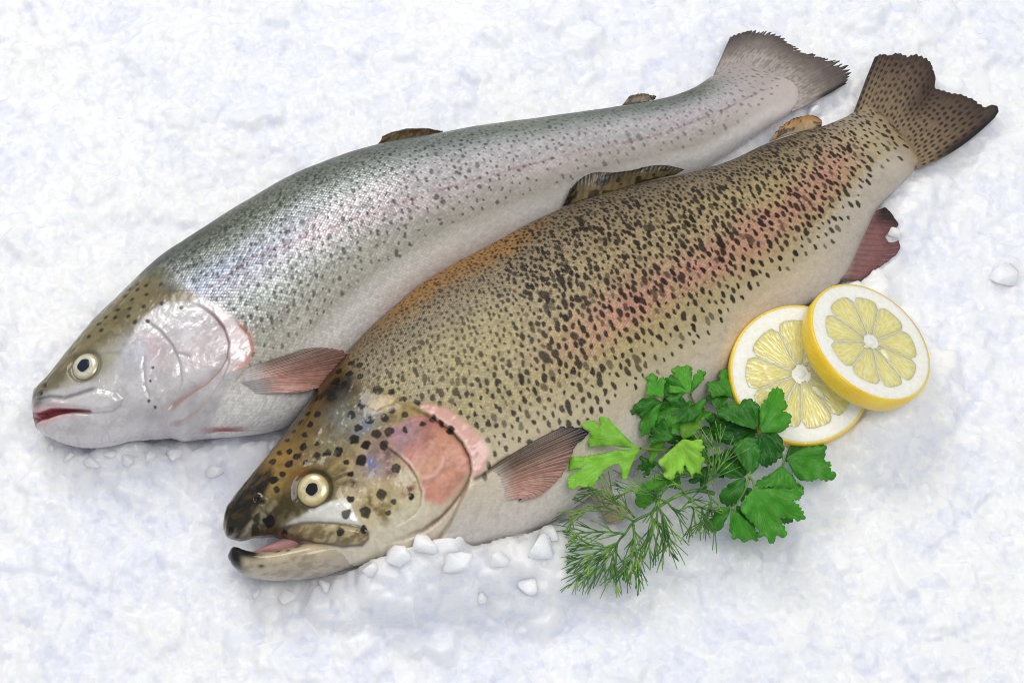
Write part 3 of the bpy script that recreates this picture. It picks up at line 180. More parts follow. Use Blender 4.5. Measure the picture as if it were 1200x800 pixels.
def grid_faces(nu, nv, wrap=False, off=0):
    i, j = np.meshgrid(np.arange(nu-1), np.arange(nv if wrap else nv-1), indexing='ij')
    j2 = (j+1) % nv
    return (off + np.stack([i*nv+j, i*nv+j2, (i+1)*nv+j2, (i+1)*nv+j], -1)).reshape(-1, 4)
def tube(path, rad, sides=6):
    P = np.asarray(path, float); n = len(P); rad = np.broadcast_to(rad, (n,))
    t = np.gradient(P, axis=0); t /= np.maximum(np.linalg.norm(t, axis=1, keepdims=True), 1e-9)
    a = np.cross(t, [.13, .21, .97]); a /= np.maximum(np.linalg.norm(a, axis=1, keepdims=True), 1e-9); b = np.cross(t, a)
    an = np.linspace(0, 2*np.pi, sides, endpoint=False)
    V = (P[:, None] + rad[:, None, None]*(np.cos(an)[None, :, None]*a[:, None]+np.sin(an)[None, :, None]*b[:, None])).reshape(-1, 3)
    return V, grid_faces(n, sides, True)
def join(parts):
    V, F, o = [], [], 0
    for v, f in parts: V.append(v); F.append(f+o); o += len(v)
    return np.vstack(V), np.vstack(F)

# ---------------------------------------------------------------- materials
class Mat:
    def __init__(s, name):
        s.m = bpy.data.materials.new(name); s.m.use_nodes = True; s.t = s.m.node_tree
        s.p = s.t.nodes['Principled BSDF']; s.out = s.t.nodes['Material Output']
    def n(s, kind, **kw):
        q = s.t.nodes.new(kind)
        for k, v in kw.items(): setattr(q, k, v)
        return q
    def l(s, a, b): s.t.links.new(a, b)
    def set(s, **kw):
        for k, v in kw.items():
            i = s.p.inputs[k.replace('_', ' ')]
            i.default_value = v
        return s
    def math(s, op, a, b=None, c=None, clamp=False):
        q = s.n('ShaderNodeMath', operation=op, use_clamp=clamp)
        for i, v in enumerate((a, b, c)):
            if v is None: continue
            if isinstance(v, (int, float)): q.inputs[i].default_value = v
            else: s.l(v, q.inputs[i])
        return q.outputs[0]
    def mix(s, kind, fac, a, b):
        q = s.n('ShaderNodeMix', data_type='RGBA', blend_type=kind)
        for i, v in ((0, fac), (6, a), (7, b)):
            if isinstance(v, (int, float)): q.inputs[i].default_value = v
            elif isinstance(v, (tuple, list, np.ndarray)): q.inputs[i].default_value = tuple(v)+((1,) if len(v) == 3 else ())
            else: s.l(v, q.inputs[i])
        return q.outputs[2]
    def noise(s, scale, detail=3, rough=.55, vec=None, dist=0):
        q = s.n('ShaderNodeTexNoise'); q.inputs['Scale'].default_value = scale; q.inputs['Detail'].default_value = detail
        q.inputs['Roughness'].default_value = rough; q.inputs['Distortion'].default_value = dist
        s.l(vec if vec is not None else s.obj(), q.inputs['Vector']); return q
    def obj(s):
        if not hasattr(s, 'tc'): s.tc = s.n('ShaderNodeTexCoord')
        return s.tc.outputs['Object']
    def ramp(s, src, stops):
        q = s.n('ShaderNodeValToRGB'); e = q.color_ramp.elements
        while len(e) < len(stops): e.new(.5)
        for el, (p, c) in zip(e, stops): el.position = p; el.color = tuple(c)+((1,) if len(c) == 3 else ())
        s.l(src, q.inputs[0]); return q.outputs[0]
    def bump(s, h, strength, dist, normal=None):
        q = s.n('ShaderNodeBump'); q.inputs['Strength'].default_value = strength if isinstance(strength, (int, float)) else 1
        if not isinstance(strength, (int, float)): s.l(strength, q.inputs['Strength'])
        q.inputs['Distance'].default_value = dist; s.l(h, q.inputs['Height'])
        if normal is not None: s.l(normal, q.inputs['Normal'])
        return q.outputs[0]

def fish_skin(name, metal, rough, scale_mm, tint):
    M = Mat(name)
    col = M.n('ShaderNodeAttribute', attribute_name='Col').outputs['Color']
    msk = M.n('ShaderNodeSeparateColor'); M.l(M.n('ShaderNodeAttribute', attribute_name='Mask').outputs['Color'], msk.inputs[0])
    sc, sil, wet = msk.outputs[0], msk.outputs[1], msk.outputs[2]
    uv = M.n('ShaderNodeUVMap', uv_map='map').outputs[0]
    mp = M.n('ShaderNodeMapping'); mp.inputs['Rotation'].default_value = (0, 0, math.radians(45)); mp.inputs['Scale'].default_value = (1/scale_mm, 1/scale_mm, 1)
    pre = M.n('ShaderNodeMapping'); pre.inputs['Scale'].default_value = (1, 1.25, 1); M.l(uv, pre.inputs[0]); M.l(pre.outputs[0], mp.inputs[0])
    v = M.n('ShaderNodeTexVoronoi', voronoi_dimensions='2D'); v.inputs['Scale'].default_value = 1; v.inputs['Randomness'].default_value = .32
    M.l(mp.outputs[0], v.inputs['Vector'])
    cell = M.n('ShaderNodeSeparateColor'); M.l(v.outputs['Color'], cell.inputs[0])
    ns = M.noise(380, 3)
    big = M.noise(45, 3)
    # each scale a touch lighter or darker, edges darker
    k = M.math('MULTIPLY_ADD', M.math('SUBTRACT', cell.outputs[0], .5), tint, 1.0)
    k2 = M.math('MULTIPLY_ADD', v.outputs['Distance'], -.42*tint/.5, 1 + .17*tint/.5)
    k = M.math('MULTIPLY', k, k2)
    k = M.math('MULTIPLY_ADD', M.math('SUBTRACT', k, 1.0), sc, 1.0)
    k = M.math('MULTIPLY', k, M.math('MULTIPLY_ADD', ns.outputs[0], .24, .88))
    g = M.n('ShaderNodeCombineXYZ')
    for i in range(3): M.l(k, g.inputs[i])
    c = M.mix('MULTIPLY', 1.0, col, g.outputs[0])
    M.l(c, M.p.inputs['Base Color'])
    M.l(M.math('MULTIPLY', sil, metal), M.p.inputs['Metallic'])
    r = M.math('MULTIPLY_ADD', cell.outputs[1], .14, rough - .07)
    r = M.math('MULTIPLY_ADD', M.math('SUBTRACT', big.outputs[0], .5), .35, r)
    r = M.math('MULTIPLY_ADD', wet, -.22, r, clamp=True)
    M.l(r, M.p.inputs['Roughness'])
    M.l(M.math('MULTIPLY', M.math('POWER', wet, 1.6), .6), M.p.inputs['Coat Weight']); M.p.inputs['Coat Roughness'].default_value = .07
    M.p.inputs['Specular IOR Level'].default_value = .2
    hgt = M.math('MULTIPLY_ADD', v.outputs['Distance'], -1.0, M.math('MULTIPLY', cell.outputs[2], .5))
    b1 = M.bump(hgt, M.math('MULTIPLY', sc, .55), .00045)
    b2 = M.bump(ns.outputs[0], .22, .0012, b1)
    M.l(b2, M.p.inputs['Normal'])
    return M.m
def fin_mat(name):
    M = Mat(name)
    col = M.n('ShaderNodeAttribute', attribute_name='Col').outputs['Color']
    ns = M.noise(420, 3)
    c = M.mix('MULTIPLY', .5, col, M.ramp(ns.outputs[0], [(.3, (.6, .6, .6)), (.7, (1.2, 1.2, 1.2))]))
    M.l(c, M.p.inputs['Base Color']); M.set(Roughness=.38, Coat_Weight=.2, Coat_Roughness=.2)
    M.l(M.bump(ns.outputs[0], .3, .0006), M.p.inputs['Normal'])
    tr = M.n('ShaderNodeBsdfTranslucent'); M.l(c, tr.inputs[0])
    mx = M.n('ShaderNodeMixShader'); mx.inputs[0].default_value = .2
    M.l(M.p.outputs[0], mx.inputs[1]); M.l(tr.outputs[0], mx.inputs[2]); M.l(mx.outputs[0], M.out.inputs[0])
    return M.m
def plain(name, rgb, rough=.4, coat=0, sss=0, sr=(1, .6, .4), sscale=.004, nscale=300, namp=.12, bump=.0004):
    M = Mat(name); ns = M.noise(nscale, 3)
    k = lin(*rgb)
    c = M.ramp(ns.outputs[0], [(.25, k*(1-namp)), (.75, np.minimum(k*(1+namp), 1))])
    M.l(c, M.p.inputs['Base Color']); M.set(Roughness=rough, Coat_Weight=coat, Coat_Roughness=.06)
    if sss: M.set(Subsurface_Weight=sss, Subsurface_Radius=sr, Subsurface_Scale=sscale)
    M.l(M.bump(ns.outputs[0], .4, bump), M.p.inputs['Normal'])
    return M.m

# ---------------------------------------------------------------- the ice bed
def worley_facets(X, Y, cell, seed, amp, slope):
    """every cell of a jittered lattice is a small tilted facet, like the face of an ice crumb"""
    ci, cj = np.floor(X/cell).astype(np.int64), np.floor(Y/cell).astype(np.int64)
    best = np.full(X.shape, 1e9); H = np.zeros(X.shape)
    for di in (-1, 0, 1):
        for dj in (-1, 0, 1):
            i, j = ci+di, cj+dj
            px = (i + .1 + .8*hash2(i, j, seed))*cell; py = (j + .1 + .8*hash2(i, j, seed+1))*cell
            w = (hash2(i, j, seed+5)-.5)*cell*cell*.5
            d = (X-px)**2 + (Y-py)**2 + w
            h = amp*(hash2(i, j, seed+2)-.5)*2 + slope*((hash2(i, j, seed+3)-.5)*(X-px) + (hash2(i, j, seed+4)-.5)*(Y-py))*2
            m = d < best; best = np.where(m, d, best); H = np.where(m, h, H)
    return H
def blur(H, n):
    for _ in range(n):
        H = (np.roll(H, 1, 0)+np.roll(H, -1, 0)+2*H)/4; H = (np.roll(H, 1, 1)+np.roll(H, -1, 1)+2*H)/4
    return H
def axis(lo, hi, step, far):
    core = np.arange(lo, hi+step/2, step)
    ext = step*np.cumsum(1.13**np.arange(1, 60)); ext = ext[ext < far]
    return np.r_[lo-ext[::-1], core, hi+ext]
def ice_height(X, Y):          # mm -> mm
    wx, wy = X + 5*(fbm(X/9, Y/9, 3)-.5), Y + 5*(fbm(X/9, Y/9, 8)-.5)
    h = 9*(fbm(X/70, Y/70, 21, 3)-.5) + 3*(fbm(X/22, Y/22, 22, 2)-.5)
    patch = sstep(.38, .62, fbm(X/45, Y/45, 77, 2))
    big = worley_facets(wx, wy, 17, 100, 1.5, .16); mid = worley_facets(wx, wy, 8, 200, .8, .2); sm = worley_facets(X, Y, 3.6, 300, .45, .22)
    return h - 1.5 + big*(.15+.5*patch) + mid*(.3+.4*patch) + sm*(1-.3*patch)
XS = axis(-258, 258, .75, 700); YS = axis(-178, 216, .75, 700)
GX, GY = np.meshgrid(XS, YS, indexing='ij')
ICE = ice_height(GX, GY)
def press_chips(H, n, lo, mean, hi, seed, proud, spots=None):
    """angular crumbs, each the lower envelope of a few tilted planes, standing out of the bed"""
    rng = np.random.default_rng(seed)
    xs = rng.uniform(-256, 256, n); ys = rng.uniform(-176, 214, n); dn = fbm(xs/40, ys/40, 91+seed, 2)
    H0 = H.copy()
    if spots is not None: xs, ys, dn = spots[:, 0], spots[:, 1], np.ones(len(spots))
    for x, y, d in zip(xs, ys, dn):
        if rng.random() > .15+.85*sstep(.35, .6, d): continue
        r = min(lo+rng.exponential(mean), hi)
        i0, i1 = np.searchsorted(XS, (x-r*1.5, x+r*1.5)); j0, j1 = np.searchsorted(YS, (y-r*1.5, y+r*1.5))
        if i1-i0 < 2 or j1-j0 < 2: continue
        X, Y = GX[i0:i1, j0:j1]-x, GY[i0:i1, j0:j1]-y
        base = H0[(i0+i1)//2, (j0+j1)//2]; a0 = rng.uniform(0, 6.28); nf = rng.integers(4, 7)
        z = base+r*proud*rng.uniform(.5, 1.1)+rng.normal()*.22*X+rng.normal()*.22*Y
        for k in range(nf):
            a = a0+k*6.283/nf+rng.normal()*.25; st = rng.uniform(.8, 2.2)
            z = np.minimum(z, base+r*proud+st*(r*rng.uniform(.55, .95)-(X*np.cos(a)+Y*np.sin(a))))
        H[i0:i1, j0:j1] = np.maximum(H[i0:i1, j0:j1], z)
FOOTL = np.full(GX.shape, 1e9); FOOT = np.full(GX.shape, 1e9)          # lowest point of whatever lies over each cell
def footprint(W, lemon=False):
    """W world points in m"""
    x, y, z = W[:, 0]*1000, W[:, 1]*1000, W[:, 2]*1000
    i = np.clip(np.searchsorted(XS, x), 0, len(XS)-1); j = np.clip(np.searchsorted(YS, y), 0, len(YS)-1)
    np.minimum.at(FOOT, (i, j), z)
    if lemon: np.minimum.at(FOOTL, (i, j), z)
def ice_at(x, y):
    i = np.clip(np.searchsorted(XS, x), 0, len(XS)-1); j = np.clip(np.searchsorted(YS, y), 0, len(YS)-1)
    return ICE[i, j], FOOT[i, j]

def ice_material(name, clear):
    """packed crumbs of different clearness: every crumb its own white, from milky to bluish clear"""
    M = Mat(name)
    a = M.noise(11, 4, .6, dist=.6); b = M.noise(90, 4, .6); c = M.noise(1100, 2)
    wob = M.n('ShaderNodeVectorMath', operation='MULTIPLY_ADD'); M.l(b.outputs['Color'], wob.inputs[0]); wob.inputs[1].default_value = (.006, .006, .006); M.l(M.obj(), wob.inputs[2])
    def cells(scale):
        v = M.n('ShaderNodeTexVoronoi'); v.inputs['Scale'].default_value = scale; M.l(wob.outputs[0], v.inputs['Vector'])
        q = M.n('ShaderNodeSeparateColor'); M.l(v.outputs['Color'], q.inputs[0]); return q.outputs
    c1, c2 = cells(95), cells(380)
    base = M.ramp(a.outputs[0], [(.34, (.88, .89, .96)), (.5, (.92, .925, .965)), (.66, (.965, .96, .945))])
    base = M.mix('MULTIPLY', .55, base, M.ramp(c1[0], [(0, (.84, .86, .92)), (.5, (.96, .965, .985)), (1, (1, 1, 1))]))
    base = M.mix('MULTIPLY', .5, base, M.ramp(c2[0], [(0, (.82, .84, .89)), (.35, (.97, .975, .99)), (1, (1, 1, 1))]))
    M.l(base, M.p.inputs['Base Color'])
    M.l(M.math('MULTIPLY_ADD', c2[1], .22, .04), M.p.inputs['Roughness'])
    M.set(IOR=1.31, Subsurface_Weight=.85, Subsurface_Radius=(.85, .95, 1.1), Subsurface_Scale=.006 if clear else .013, Transmission_Weight=0)
    h = M.math('MULTIPLY_ADD', c.outputs[0], .3, b.outputs[0])
    M.l(M.bump(h, .45, .0014), M.p.inputs['Normal'])
    return M.m
ICE_MAT = ice_material('crushed_ice', 0)
CHIP_MAT = ice_material('clear_ice', 0.001)

# ---------------------------------------------------------------- fish
def scatter(S, T, accept, n_try, seed):
    """variable-spacing dart throwing over the unrolled skin (s along, t across, mm)"""
    rng = random.Random(seed); cells = {}; out = []; C = 6.0
    smax, tmax = S[-1], T.max()
    for _ in range(n_try):
        s, t = rng.uniform(0, smax), rng.uniform(0, tmax)
        i = min(int(s/smax*(len(S)-1)), len(S)-1)
        row = T[i]
        if t > row[-1]: continue
        j = min(int(np.searchsorted(row, t)), len(row)-1)
        d = accept(i, j)
        if not d or rng.random() > d[2]: continue
        ci, cj = int(s/C), int(t/C); ok = True
        for a in range(ci-1, ci+2):
            for b in range(cj-1, cj+2):
                for (ps, pt) in cells.get((a, b), ()):
                    if ((ps-s)/.9)**2+(pt-t)**2 < d[0]**2: ok = False; break
                if not ok: break
            if not ok: break
        if ok:
            cells.setdefault((ci, cj), []).append((s, t)); out.append((s, t, i, j, d[1]))
    return out
def draw_spots(mask, S, T, spots, seed, aspect=1.5, slant=.25, ragged=.5, soft=.35):
    rng = random.Random(seed); ds = S[1]-S[0]
    for (s, t, i, j, r) in spots:
        r *= math.exp(rng.gauss(0, .24))
        w = int(3.2*r/ds)+3; i0, i1 = max(0, i-w), min(len(S), i+w+1)
        dt = max(T[i, min(j+1, T.shape[1]-1)]-T[i, max(j-1, 0)], .2)/2; h = int(3.6*r*aspect/dt)+3; j0, j1 = max(0, j-h), min(T.shape[1], j+h+1)
        X = S[i0:i1, None]-s + 0*T[i0:i1, j0:j1]; Y = T[i0:i1, j0:j1]-t
        q = np.full(X.shape, 9.)
        for b in range(rng.choice((2, 3, 3, 4)) if ragged else 1):
            ox, oy = rng.gauss(0, .38*r*ragged), rng.gauss(0, .62*r*ragged*aspect); rr = r*rng.uniform(.55, 1.0) if ragged else r
            an = slant+rng.gauss(0, .35); ca, sa = math.cos(an), math.sin(an); asp = aspect*rng.uniform(.75, 1.25)
            u = (X-ox)*ca+(Y-oy)*sa; v = -(X-ox)*sa+(Y-oy)*ca
            q = np.minimum(q, np.sqrt(u*u+(v/asp)**2)/rr)
        m = (1-sstep(1-soft, 1+soft, q))*(rng.uniform(.9, 1) if rng.random() < .8 else rng.uniform(.6, .9))
        mask[i0:i1, j0:j1] = np.maximum(mask[i0:i1, j0:j1], m)
def blend(c, m, rgb): return c + (lin(*rgb)-c)*m[..., None]
def stops(q, st):
    k = [s[0] for s in st]; cs = np.array([lin(*s[1]) for s in st])
    return np.stack([np.interp(q, k, cs[:, i]) for i in range(3)], -1)
NU, NUP, NLO = 800, 300, 44
class Skin:
    """the unrolled upper side of a fish, used to shape and colour it"""
    def __init__(s, rows):
        s.P, s.C, th, s.S = loft(rows, NU, NUP, NLO)
        s.N = grid_normals(s.P)
        mid = s.P[:, NUP//2]
        if (s.N[NU//2, NUP//2, 2]) < 0: s.N = -s.N
        nv = s.P.shape[1]
        d = np.linalg.norm(np.diff(s.P, axis=1), axis=2); s.T = np.c_[np.zeros(NU), np.cumsum(d, 1)]
        s.Tu = s.T[:, :NUP+1]
        s.q = np.broadcast_to((1-np.cos(th))/2, (NU, nv)); s.X, s.Y = s.P[..., 0], s.P[..., 1]
        s.s = np.broadcast_to(s.S[:, None], (NU, nv)); s.up = np.broadcast_to(th < np.pi, (NU, nv))
        s.disp = np.zeros((NU, nv)); s.sp = np.zeros((NU, nv)); s.nv = nv
        s.ns = fbm(s.s/14, s.T/10, 5); s.nf = fbm(s.s/3.0, s.T/2.2, 9, 3); s.nb = fbm(s.s/40, s.T/22, 31, 3)
    def edge(s, poly, amp, w, rec, wr, flip=1, fade=.08, soft=.5, fade0=None):
        d, sd, p = polydist(s.X, s.Y, poly); sd = sd*flip
        f = sstep(0, fade0 or fade, p)*sstep(0, fade, 1-p)
        t = sstep(-soft, soft, d*sd)
        s.disp += f*(t*amp*np.exp(-d/w)-(1-t)*rec*np.exp(-d/wr))
        return d, sd, f
    def groove(s, poly, depth, w, fd=.1):
        d, sd, p = polydist(s.X, s.Y, poly); f = sstep(0, fd, p)*sstep(0, fd, 1-p); g = np.exp(-(d/w)**2)*f
        s.disp -= depth*g; return g
def close_rings(P, off=0):
    nu, nv = P.shape[:2]
    F = grid_faces(nu, nv, True, off)
    return F
def fish_mesh(name, sk, col, mask, extras):
    """skin grid + end caps + extra lofts (lower jaw) as one mesh"""
    sk.disp *= sstep(1.0, .93, sk.s/sk.s.max())
    P = sk.P + sk.N*sk.disp[..., None]
    V = [P.reshape(-1, 3)]; F = [close_rings(P)]; Cc = [col.reshape(-1, 3)]; Mm = [mask.reshape(-1, 3)]; UV = [np.stack([sk.s, sk.T], -1).reshape(-1, 2)]
    off = sk.P.shape[0]*sk.nv
    def cap(ring, off0, c, m, flip):
        nonlocal off
        n = len(ring); V.append(ring.mean(0)[None]); Cc.append(c[None]); Mm.append(m[None]); UV.append(np.zeros((1, 2)))
        i = np.arange(n); j = (i+1) % n
        F.append(np.stack([np.full(n, off), off0+(i if flip else j), off0+(j if flip else i), off0+(j if flip else i)], -1)); off += 1
    cap(P[0], 0, col[0].mean(0), mask[0].mean(0), False); cap(P[-1], (NU-1)*sk.nv, col[-1].mean(0), mask[-1].mean(0), True)
    for Pe, ce, me_, uve in extras:
        o = off; nu, nv = Pe.shape[:2]
        V.append(Pe.reshape(-1, 3)); F.append(grid_faces(nu, nv, True, o)); Cc.append(ce.reshape(-1, 3)); Mm.append(me_.reshape(-1, 3)); UV.append(uve.reshape(-1, 2)); off += nu*nv
        cap(Pe[0], o, ce[0].mean(0), me_[0].mean(0), False)
    V = np.vstack(V)*.001; F = np.vstack(F); Cc = np.vstack(Cc); Mm = np.vstack(Mm); UV = np.vstack(UV)
    me = bpy.data.meshes.new(name)
    tri = F[:, 2] == F[:, 3]
    quads, tris = F[~tri], F[tri][:, :3]
    me.vertices.add(len(V)); me.vertices.foreach_set('co', V.astype(np.float32).ravel())
    li = np.r_[quads.ravel(), tris.ravel()].astype(np.int32)
    me.loops.add(len(li)); me.loops.foreach_set('vertex_index', li)
    ls = np.r_[np.arange(len(quads))*4, len(quads)*4+np.arange(len(tris))*3].astype(np.int32)
    me.polygons.add(len(ls)); me.polygons.foreach_set('loop_start', ls); me.update(calc_edges=True)
    for nm, c in (('Col', Cc), ('Mask', Mm)):
        a = me.attributes.new(nm, 'FLOAT_COLOR', 'POINT'); c4 = np.ones((len(V), 4), np.float32); c4[:, :3] = np.clip(c, 0, 1); a.data.foreach_set('color', c4.ravel())
    u = me.uv_layers.new(name='map'); u.data.foreach_set('uv', UV[li].astype(np.float32).ravel())
    return me
def fish_frame(place):
    x, y, z, phi, roll = place
    ex = Vector((math.cos(phi), math.sin(phi), 0)); ey = Vector((-math.sin(phi)*math.cos(roll), math.cos(phi)*math.cos(roll), math.sin(roll)))
    R = Matrix((ex, ey, ex.cross(ey))).transposed()
    return Vector((x, y, z))*.001, R
def to_world(place, P):
    o, R = fish_frame(place); Rn = np.array(R)
    return np.array(o) + (np.asarray(P).reshape(-1, 3)*.001) @ Rn.T
def headx(sk, line):
    p = np.asarray(line); o = np.argsort(p[:, 1]); return np.interp(sk.Y, p[o, 1], p[o, 0])
def jaw_loft(rows, nu=110, nup=60):
    P, C, th, S = loft(rows, nu, nup, 40, .8)
    d = np.linalg.norm(np.diff(P, axis=1), axis=2); T = np.c_[np.zeros(nu), np.cumsum(d, 1)]
    return P, np.broadcast_to((1-np.cos(th))/2, P.shape[:2]), np.broadcast_to(np.linspace(0, 1, nu)[:, None], P.shape[:2]), np.dstack([np.broadcast_to(S[:, None], T.shape), T])

def make_eye(parent, sk, pos, r, rp, iris_mat, pupil_mat, bulge):
    i = np.argmin(((sk.P[..., :NUP][:, :NUP, :2]-np.array(pos[:2]))**2).sum(-1)) if False else np.argmin(((sk.P[:, :NUP+1, :2]-np.array(pos[:2]))**2).sum(-1))
    iu, iv = np.unravel_index(i, (NU, NUP+1))
    n = sk.N[iu-20:iu+21, max(iv-20, 0):iv+21].reshape(-1, 3).mean(0); n /= np.linalg.norm(n)
    base = sk.P[iu, iv]
    z = Vector(n); x = Vector((1, 0, 0)); x = (x - z*x.dot(z)).normalized(); y = z.cross(x)
    R = Matrix((x, y, z)).transposed()
    e = bpy.data.objects.new('eye', None)
    def dome(r0, r1, h0, hscale, nr=24, na=64):
        rr = np.linspace(r0, r1, nr); an = np.linspace(0, 2*np.pi, na, endpoint=False)
        prof = hscale*np.sqrt(np.maximum(1-(rr/(r*1.02))**2, 0))
        V = np.stack([rr[:, None]*np.cos(an), rr[:, None]*np.sin(an), np.broadcast_to(h0+prof[:, None], (nr, na))], -1)
        return V
    # eyeball with a ring of iris, dark rim and sunken pupil
    V = dome(.02, r, -1.45, bulge)
    rr = np.linalg.norm(V[..., :2], axis=-1)
    V[..., 2] -= .2*np.exp(-((rr-rp)/.9)**2)
    an = np.arctan2(V[..., 1], V[..., 0])
    n1 = fbm(an*6, rr*1.2, 4, 3)
    c = np.broadcast_to(lin(*iris_mat[0]), V.shape).copy()
    c = blend(c, sstep(.35, .7, n1)*.6, iris_mat[1]); c = blend(c, sstep(.5, .8, fbm(an*3+9, rr*.8, 14, 3))*.45, (150,136,100))
    c = blend(c, np.exp(-((rr-rp-.5)/.6)**2)*.5, iris_mat[2]); c = blend(c, sstep(r*.6, r*.95, rr+1.2*(n1-.5))*.65, (150,126,76))
    c = blend(c, sstep(r*.9, r*1.0, rr)*.8, (74, 66, 48))
    me = mesh_quads('eye', (V.reshape(-1, 3) @ np.array(R).T + base)*.001, grid_faces(V.shape[0], V.shape[1], True), c.reshape(-1, 3))
    eo = link('eye', me, EYE, parent)
    V = dome(.02, rp, -1.4, bulge+.12, 10, 40); pa = np.arctan2(V[..., 1], V[..., 0]); V[..., :2] *= (1+.05*np.sin(pa*2+.6)+.07*np.exp(-((pa-2.6)/.5)**2)+.03*np.sin(pa*5))[..., None]
    link('pupil', mesh_quads('pupil', (V.reshape(-1, 3) @ np.array(R).T + base)*.001, grid_faces(10, 40, True)), pupil_mat, eo)
    # clear lid of the cornea
    return eo
def eye_mat():
    M = Mat('iris'); M.l(M.n('ShaderNodeAttribute', attribute_name='Col').outputs['Color'], M.p.inputs['Base Color'])
    M.set(Roughness=.3, Coat_Weight=1, Coat_Roughness=.03, Metallic=.1); return M.m
EYE = eye_mat()

def make_fin(name, parent, curves, nray, colour, mat, rag=.0, thick=.6, relief=.25, seed=1, nw=190, nr=60, wave=.6):
    base, mid, edge = (hermite(c, n=nw) for c in curves)
    w = np.linspace(0, 1, nw); r = np.linspace(0, 1, nr)
    # quadratic through base, mid (r=.5), edge
    R = r[None, :, None]
    fr = np.abs(np.modf(w*nray)[0]-.5)*2                                   # 0 between rays, 1 on a ray
    cut = 1 - rag*(.35*vnoise(w*nray*.9, w*0+seed, seed)+.65*vnoise(w*nray*.33, w*0, seed+3))*(1-.55*fr) 
    R = R*cut[:, None, None]
    P = base[:, None]*(2*(R-.5)*(R-1)) + mid[:, None]*(-4*R*(R-1)) + edge[:, None]*(2*R*(R-.5))
    ww0 = w+.012*np.sin(w*9+seed)+.02*(vnoise(w*nray*.4, w*0, seed+9)-.5)
    ra, rb_ = np.abs(np.sin(np.pi*ww0*nray))[:, None], np.abs(np.sin(2*np.pi*ww0*nray))[:, None]; br = sstep(.35, .6, r)[None]
    ray = ra*(1-br)+(.5*ra+.5*rb_)*br
    du, dv = np.gradient(P, axis=0), np.gradient(P, axis=1); n = np.cross(du, dv); n /= np.maximum(np.linalg.norm(n, axis=2, keepdims=True), 1e-9)
    if n[..., 2].mean() < 0: n = -n
    rr = np.broadcast_to(R[..., 0], ray.shape); ww = np.broadcast_to(w[:, None], ray.shape)
    off = relief*(ray-.5)*(.3+.7*rr) + wave*(fbm(ww*7, rr*2.0, seed, 3)-.5)*2*rr
    P = P + n*off[..., None]
    c = colour(ww, rr, 1-ray, P)
    me = mesh_quads(name, P.reshape(-1, 3)*.001, grid_faces(nw, nr), np.clip(c, 0, 1).reshape(-1, 3))
    o = link(name, me, mat, parent)
    so = o.modifiers.new('thickness', 'SOLIDIFY'); so.thickness = thick*.001; so.offset = 0
    return P

FIN = fin_mat('fin_membrane')
